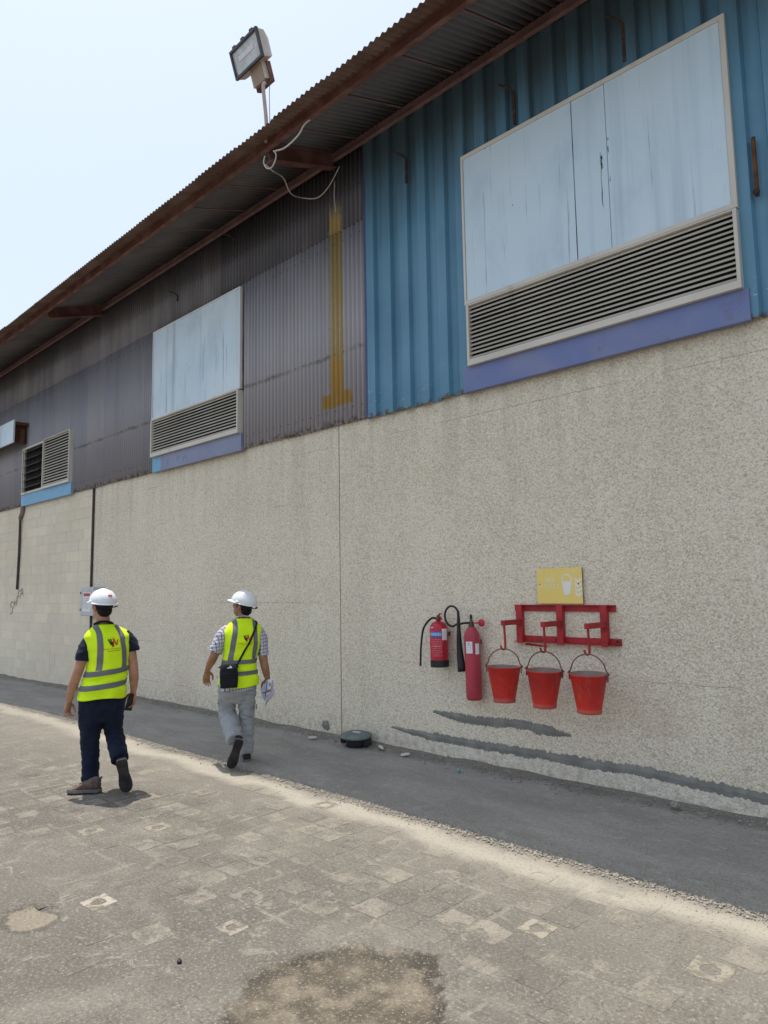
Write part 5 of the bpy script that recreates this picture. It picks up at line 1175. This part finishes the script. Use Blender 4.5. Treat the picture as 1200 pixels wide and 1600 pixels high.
displace(sh, fabric_fold(3, 0.0035, (1.15, 1.2, 1.27))); link_me('polo_shirt', sh, M['navy'], p1, True)
MB().add(tube([(-0.155, -0.01, 1.435), (-0.125, -0.055, 1.452), (-0.088, -0.066, 1.458), (-0.05, -0.048, 1.452), (-0.025, 0.01, 1.438), (-0.05, 0.065, 1.425)], [0.022]*6, 10, 5, 0.45, up=(0, 0, 1))).build('collar', M['navy'], p1, True)
tr = fuse([loft([(-.083, .01, .60, .06, .06), (-.083, .005, .65, .12, .095), (-.086, 0, .72, .158, .122), (-.085, 0, .84, .165, .130)], yaw=PSI), tube([(-.165, 0, .80), (-.172, .035, .60), (-.172, .055, .44), (-.167, .055, .28), (-.166, .052, .095)], [.112, .100, .080, .072, .073], 20, 6, 1.0),
    tube([(.0, 0, .80), (.006, .05, .62), (.018, .085, .49), (.045, -.03, .40), (.074, -.185, .292)], [.112, .094, .080, .077, .073], 20, 6, 1.0)], 0.008, 4)
displace(tr, fabric_fold(8, 0.0060, (0.14, 0.28, 0.45, 0.62))); link_me('trousers', tr, M['navy_trouser'], p1, True)
v1 = Vest([(-.080, 0, .800, .196, .165), (-.075, 0, .90, .190, .158), (-.055, 0, 1.00, .180, .150), (-.040, 0, 1.12, .170, .145), (-.042, 0, 1.23, .182, .143), (-.048, .003, 1.315, .192, .125), (-.055, .006, 1.365, .168, .103), (-.068, .010, 1.40, .125, .085), (-.080, .012, 1.432, .080, .074)], PSI, 2.0)
ve = v1.build(p1); v1.belt(1.028, .046, .020, ve); v1.belt(.912, .046, .020, ve); v1.brace(-.098, -.088, 1.045, .046, ve); v1.brace(.108, .085, 1.045, .044, ve); v1.logo(.012, 1.275, 1.0, ve)
shoe(p1, (-.075, -.035, .004), (-.85, .30, 0.0), (0, 0, 1), (M['bootbrown'], M['midsole'], M['sole']), 0.285, .052, .135)
shoe(p1, (.080, -.285, .308), (.055, .085, -.285), (0.02, .9, .3), (M['bootdark'], M['midsole'], M['sole']), 0.305, .053, .105)
ph = empty('mobile_phone', (-6.2, -2.75, 0), VW1); tag(ph, 'dark mobile phone held in the hand of the man in navy trousers', 'phone')
q = Vector((0.150, 0.055, 0.735)); dd = Vector((-0.25, 0.0, -0.95)).normalized(); nn = Vector((0.55, -0.80, 0)); nn = (nn-dd*nn.dot(dd)).normalized(); ss = dd.cross(nn)
MB().add(obox(q, ss*0.036, nn*0.0045, dd*0.074)).build('case', M['phone'], ph, bevel=0.004)
MB().add(obox(q+nn*0.0052, ss*0.032, nn*0.0006, dd*0.070)).build('screen', M['blackrub'], ph)

# ---- man on the right ------------------------------------------------
VW2 = math.radians(55.6)
p2 = empty('person', (-6.15, -1.42, 0.0), VW2)
tag(p2, 'person in plaid shirt, grey trousers, lime vest and white helmet, walking close to the wall', 'person', 'two workers walking along the warehouse')
PS2 = math.radians(12)
hd, T2, R2_ = head_parts((-0.005, 0.012, 1.565), PI+PS2+math.radians(42), math.radians(-14))
armL = tube([(-0.165, 0.02, 1.325), (-0.222, 0.0, 1.21), (-0.296, -0.015, 1.045), (-0.325, 0.08, 0.985), (-0.362, 0.205, 0.905)], [0.040, 0.047, 0.043, 0.039, 0.026], 14, 5, 1, True)
armR = tube([(0.150, 0.02, 1.310), (0.180, 0.0, 1.16), (0.200, -0.02, 1.00), (0.222, 0.0, 0.90), (0.242, 0.04, 0.812)], [0.040, 0.047, 0.043, 0.039, 0.027], 14, 5, 1, True)
hL = hand((-0.364, 0.21, 0.900), (-0.10, 0.18, -1.0), (0.85, 0.5, 0.0), 0.42, 0.8, 1, 0.25, 1.0)
hR = hand((0.243, 0.043, 0.808), (0.02, 0.10, -1.0), (-0.85, 0.45, 0.0), 0.75, 0, -1, 0.7, 1.0)
body = hd+[armL, armR]+hL+hR+[tube([(-0.01, 0.01, 1.35), (-0.005, 0.012, 1.44), (-0.005, 0.016, 1.53)], [0.066, 0.056, 0.054], 18, 4),
    loft([(-.06, 0, .68, .09, .07), (-.06, 0, .78, .135, .09), (-.045, 0, .92, .145, .105), (-.03, 0, 1.08, .15, .105), (-.01, 0, 1.24, .165, .105), (0, 0, 1.35, .13, .08), (0, 0, 1.40, .07, .06)], yaw=PS2),
    tube([(-.148, 0, .78), (-.158, .06, .62), (-.160, .10, .50), (-.130, -.02, .41), (-.104, -.11, .348)], [.082, .066, .052, .046, .036], 14, 6, 1, True), tube([(.035, 0, .78), (.035, .04, .60), (.036, .06, .45), (.040, .06, .30), (.040, .055, .16)], [.078, .062, .050, .044, .038], 14, 6, 1, True)]
link_me('body', fuse(body, 0.0045, 3), M['skin2'], p2, True)
eyes(p2, T2); hair_cap(p2, T2, R2_); helmet(p2, T2, R2_, 0.018, False)
sh = fuse([loft([(-.055, 0, .72, .178, .138), (-.055, 0, .80, .170, .13), (-.045, 0, .92, .158, .12), (-.03, 0, 1.08, .162, .122), (-.01, 0, 1.24, .178, .122), (0, .005, 1.335, .155, .092), (0, .01, 1.395, .085, .070), (0, .012, 1.430, .064, .060)], yaw=PS2),
    tube([(-0.135, 0.02, 1.325), (-0.205, 0.005, 1.255), (-0.250, -0.008, 1.165), (-0.280, -0.012, 1.098)], [0.070, 0.074, 0.072, 0.074], 18, 5, 0.95), tube([(0.120, 0.02, 1.310), (0.172, 0.01, 1.235), (0.190, -0.006, 1.13), (0.197, -0.012, 1.052)], [0.068, 0.068, 0.058, 0.056], 18, 5, 0.95)], 0.006, 4)
displace(sh, fabric_fold(5, 0.0035, (1.12, 1.2, 1.27))); link_me('plaid_shirt', sh, M['plaid'], p2, True)
MB().add(tube([(-0.072, 0.0, 1.428), (-0.045, -0.045, 1.446), (0.0, -0.058, 1.452), (0.045, -0.045, 1.444), (0.07, 0.01, 1.425)], [0.015]*5, 10, 5, 0.4)).build('collar', M['plaid'], p2, True)
tr = fuse([loft([(-.06, .01, .59, .06, .06), (-.06, .005, .64, .115, .09), (-.062, 0, .70, .155, .118), (-.06, 0, .80, .165, .13)], yaw=PS2), tube([(-.148, 0, .78), (-.158, .06, .62), (-.160, .10, .50), (-.125, -.03, .40), (-.076, -.215, .272)], [.108, .094, .085, .084, .078], 20, 6, 1.0),
    tube([(.035, 0, .78), (.035, .04, .60), (.036, .06, .45), (.040, .06, .30), (.040, .050, .085)], [.100, .088, .075, .068, .066], 20, 6, 1.0)], 0.008, 4)
displace(tr, fabric_fold(12, 0.0075, (0.20, 0.34, 0.46, 0.55, 0.70))); t_ = link_me('trousers', tr, M['grey_trouser'], p2, True)
MB().add(obox((-0.243, -0.035, 0.60), (0.004, 0, 0.001), (0, 0.030, 0), (0, 0, 0.006))).add(obox((0.128, -0.01, 0.55), (0.004, 0, 0), (0, 0.03, 0), (0, 0, 0.02))).build('pocket_flap', M['bag'], t_)
v2 = Vest([(-.052, 0, .762, .192, .162), (-.050, 0, .86, .186, .155), (-.038, 0, .96, .176, .148), (-.025, 0, 1.08, .174, .145), (-.008, 0, 1.22, .186, .143), (0, .003, 1.305, .196, .125), (0, .006, 1.355, .168, .103), (0, .010, 1.395, .125, .085), (0, .012, 1.428, .078, .072)], PS2, 5.0)
ve = v2.build(p2); v2.belt(1.005, .042, .004, ve); v2.belt(.893, .042, .006, ve); v2.brace(-.120, -.098, 1.02, .046, ve); v2.brace(.110, .092, 1.02, .044, ve); v2.logo(.014, 1.235, 0.90, ve)
shoe(p2, (-.030, -.325, .292), (-.088, .085, -.285), (-0.05, .9, .3), (M['bootdark'], M['midsole'], M['sole']), 0.305, .050, .085)
shoe(p2, (.040, -.030, .004), (-.05, .95, 0.0), (0, 0, 1), (M['bootdark'], M['midsole'], M['sole']), 0.29, .048, .095)
# shoulder bag on his hip
bg_ = empty('shoulder_bag', (-6.15, -1.42, 0.0), VW2); tag(bg_, 'small black shoulder bag with white mark, hanging at the back of the man in plaid', 'bag')
Rb = Matrix.Rotation(PS2-0.10, 3, 'Z') @ Matrix.Rotation(math.radians(-6), 3, 'X'); cb = Vector((-0.138, -0.205, 0.885)); TB = lambda p: cb+Rb @ Vector(p)
me = fuse([([TB(p) for p in loft([(0, 0, -.118, .070, .018), (0, 0, -.105, .084, .034), (0, 0, 0.0, .088, .042), (0, 0, .075, .084, .038), (0, 0, .112, .066, .022)], seg=28, n=3.6)[0]], loft([(0, 0, -.118, .070, .018), (0, 0, -.105, .084, .034), (0, 0, 0.0, .088, .042), (0, 0, .075, .084, .038), (0, 0, .112, .066, .022)], seg=28, n=3.6)[1])], 0.005, 3)
displace(me, lambda p: 0.003*N3(p*22)); link_me('pouch', me, M['bag'], bg_, True)
MB().add(obox(TB((0, -0.043, -0.035)), Rb @ Vector((0.062, 0, 0)), Rb @ Vector((0, 0.004, 0)), Rb @ Vector((0, 0, 0.058)))).build('front_pocket', M['bag'], bg_, bevel=0.004)
MB().add(([TB((-0.022, -0.0425, 0.070)), TB((0.026, -0.0425, 0.070)), TB((0.026, -0.0425, 0.082)), TB((0.018, -0.042, 0.092)), TB((0.006, -0.0415, 0.096)), TB((0.002, -0.042, 0.080)), TB((-0.022, -0.0425, 0.076))], [(0, 1, 2, 3, 4, 5, 6)])).build('white_mark', M['labelwhite'], bg_)
st = []
for tt in np.linspace(0, 1, 12):
    x = -0.055+(0.112+0.055)*tt; z = 0.985+(1.375-0.985)*tt; st.append(v2.back(x, z, 0.007))
ext = [TB((0.080, -0.02, 0.075))]
fr_ = [v2.back(0.105, 1.39, 0.008), v2.back(0.10, 1.39, 0.008, True)]+[v2.back(0.10-0.28*tt, 1.37-0.40*tt, 0.008, True) for tt in np.linspace(0.1, 1, 8)]+[Vector((-0.235, 0.0, 0.95)), TB((-0.088, 0.0, 0.08))]
MB().add(tube(ext+st+fr_, 0.0125, 8, 3, 0.3, up=(0, -1, 0.2))).build('strap', M['bag'], bg_, True)
# papers
pp = empty('papers', (-6.15, -1.42, 0.0), VW2); tag(pp, 'folded bluish white papers held in the right hand of the man in plaid', 'papers')
def paper(pts4, bend, mat, name):
    a, b, c, d = map(Vector, pts4); n_ = (b-a).cross(d-a).normalized(); rows = []
    for j in range(7):
        for i in range(7):
            u, v = i/6, j/6; rows.append(a*(1-u)*(1-v)+b*u*(1-v)+c*u*v+d*(1-u)*v+n_*bend*math.sin(PI*u)*(0.4+v))
    f = [(j*7+i, j*7+i+1, (j+1)*7+i+1, (j+1)*7+i) for j in range(6) for i in range(6)]
    o = link_mesh(name, rows, f, mat, pp, True); m = o.modifiers.new('s', 'SOLIDIFY'); m.thickness = 0.0012; o.data = evaluated(o); o.modifiers.clear(); return o
paper([(0.238, 0.00, 0.805), (0.292, 0.03, 0.815), (0.262, 0.02, 0.665), (0.212, 0.00, 0.600)], 0.018, M['paper'], 'sheet')
paper([(0.232, 0.01, 0.800), (0.248, 0.02, 0.805), (0.206, 0.03, 0.600), (0.172, 0.03, 0.715)], 0.010, M['paper2'], 'sheet')
paper([(0.250, 0.03, 0.800), (0.296, 0.05, 0.800), (0.312, 0.05, 0.650), (0.215, 0.03, 0.535)], 0.014, M['paper2'], 'sheet')
MB().add(tube([(0.238, -0.008, 0.795), (0.226, -0.012, 0.70), (0.212, -0.008, 0.605)], 0.004, 6)).build('blue_fold', worn('blue_edge', (0.06, 0.12, 0.42), (0.08, 0.14, 0.45), 9, 0.6, bump=0), pp)
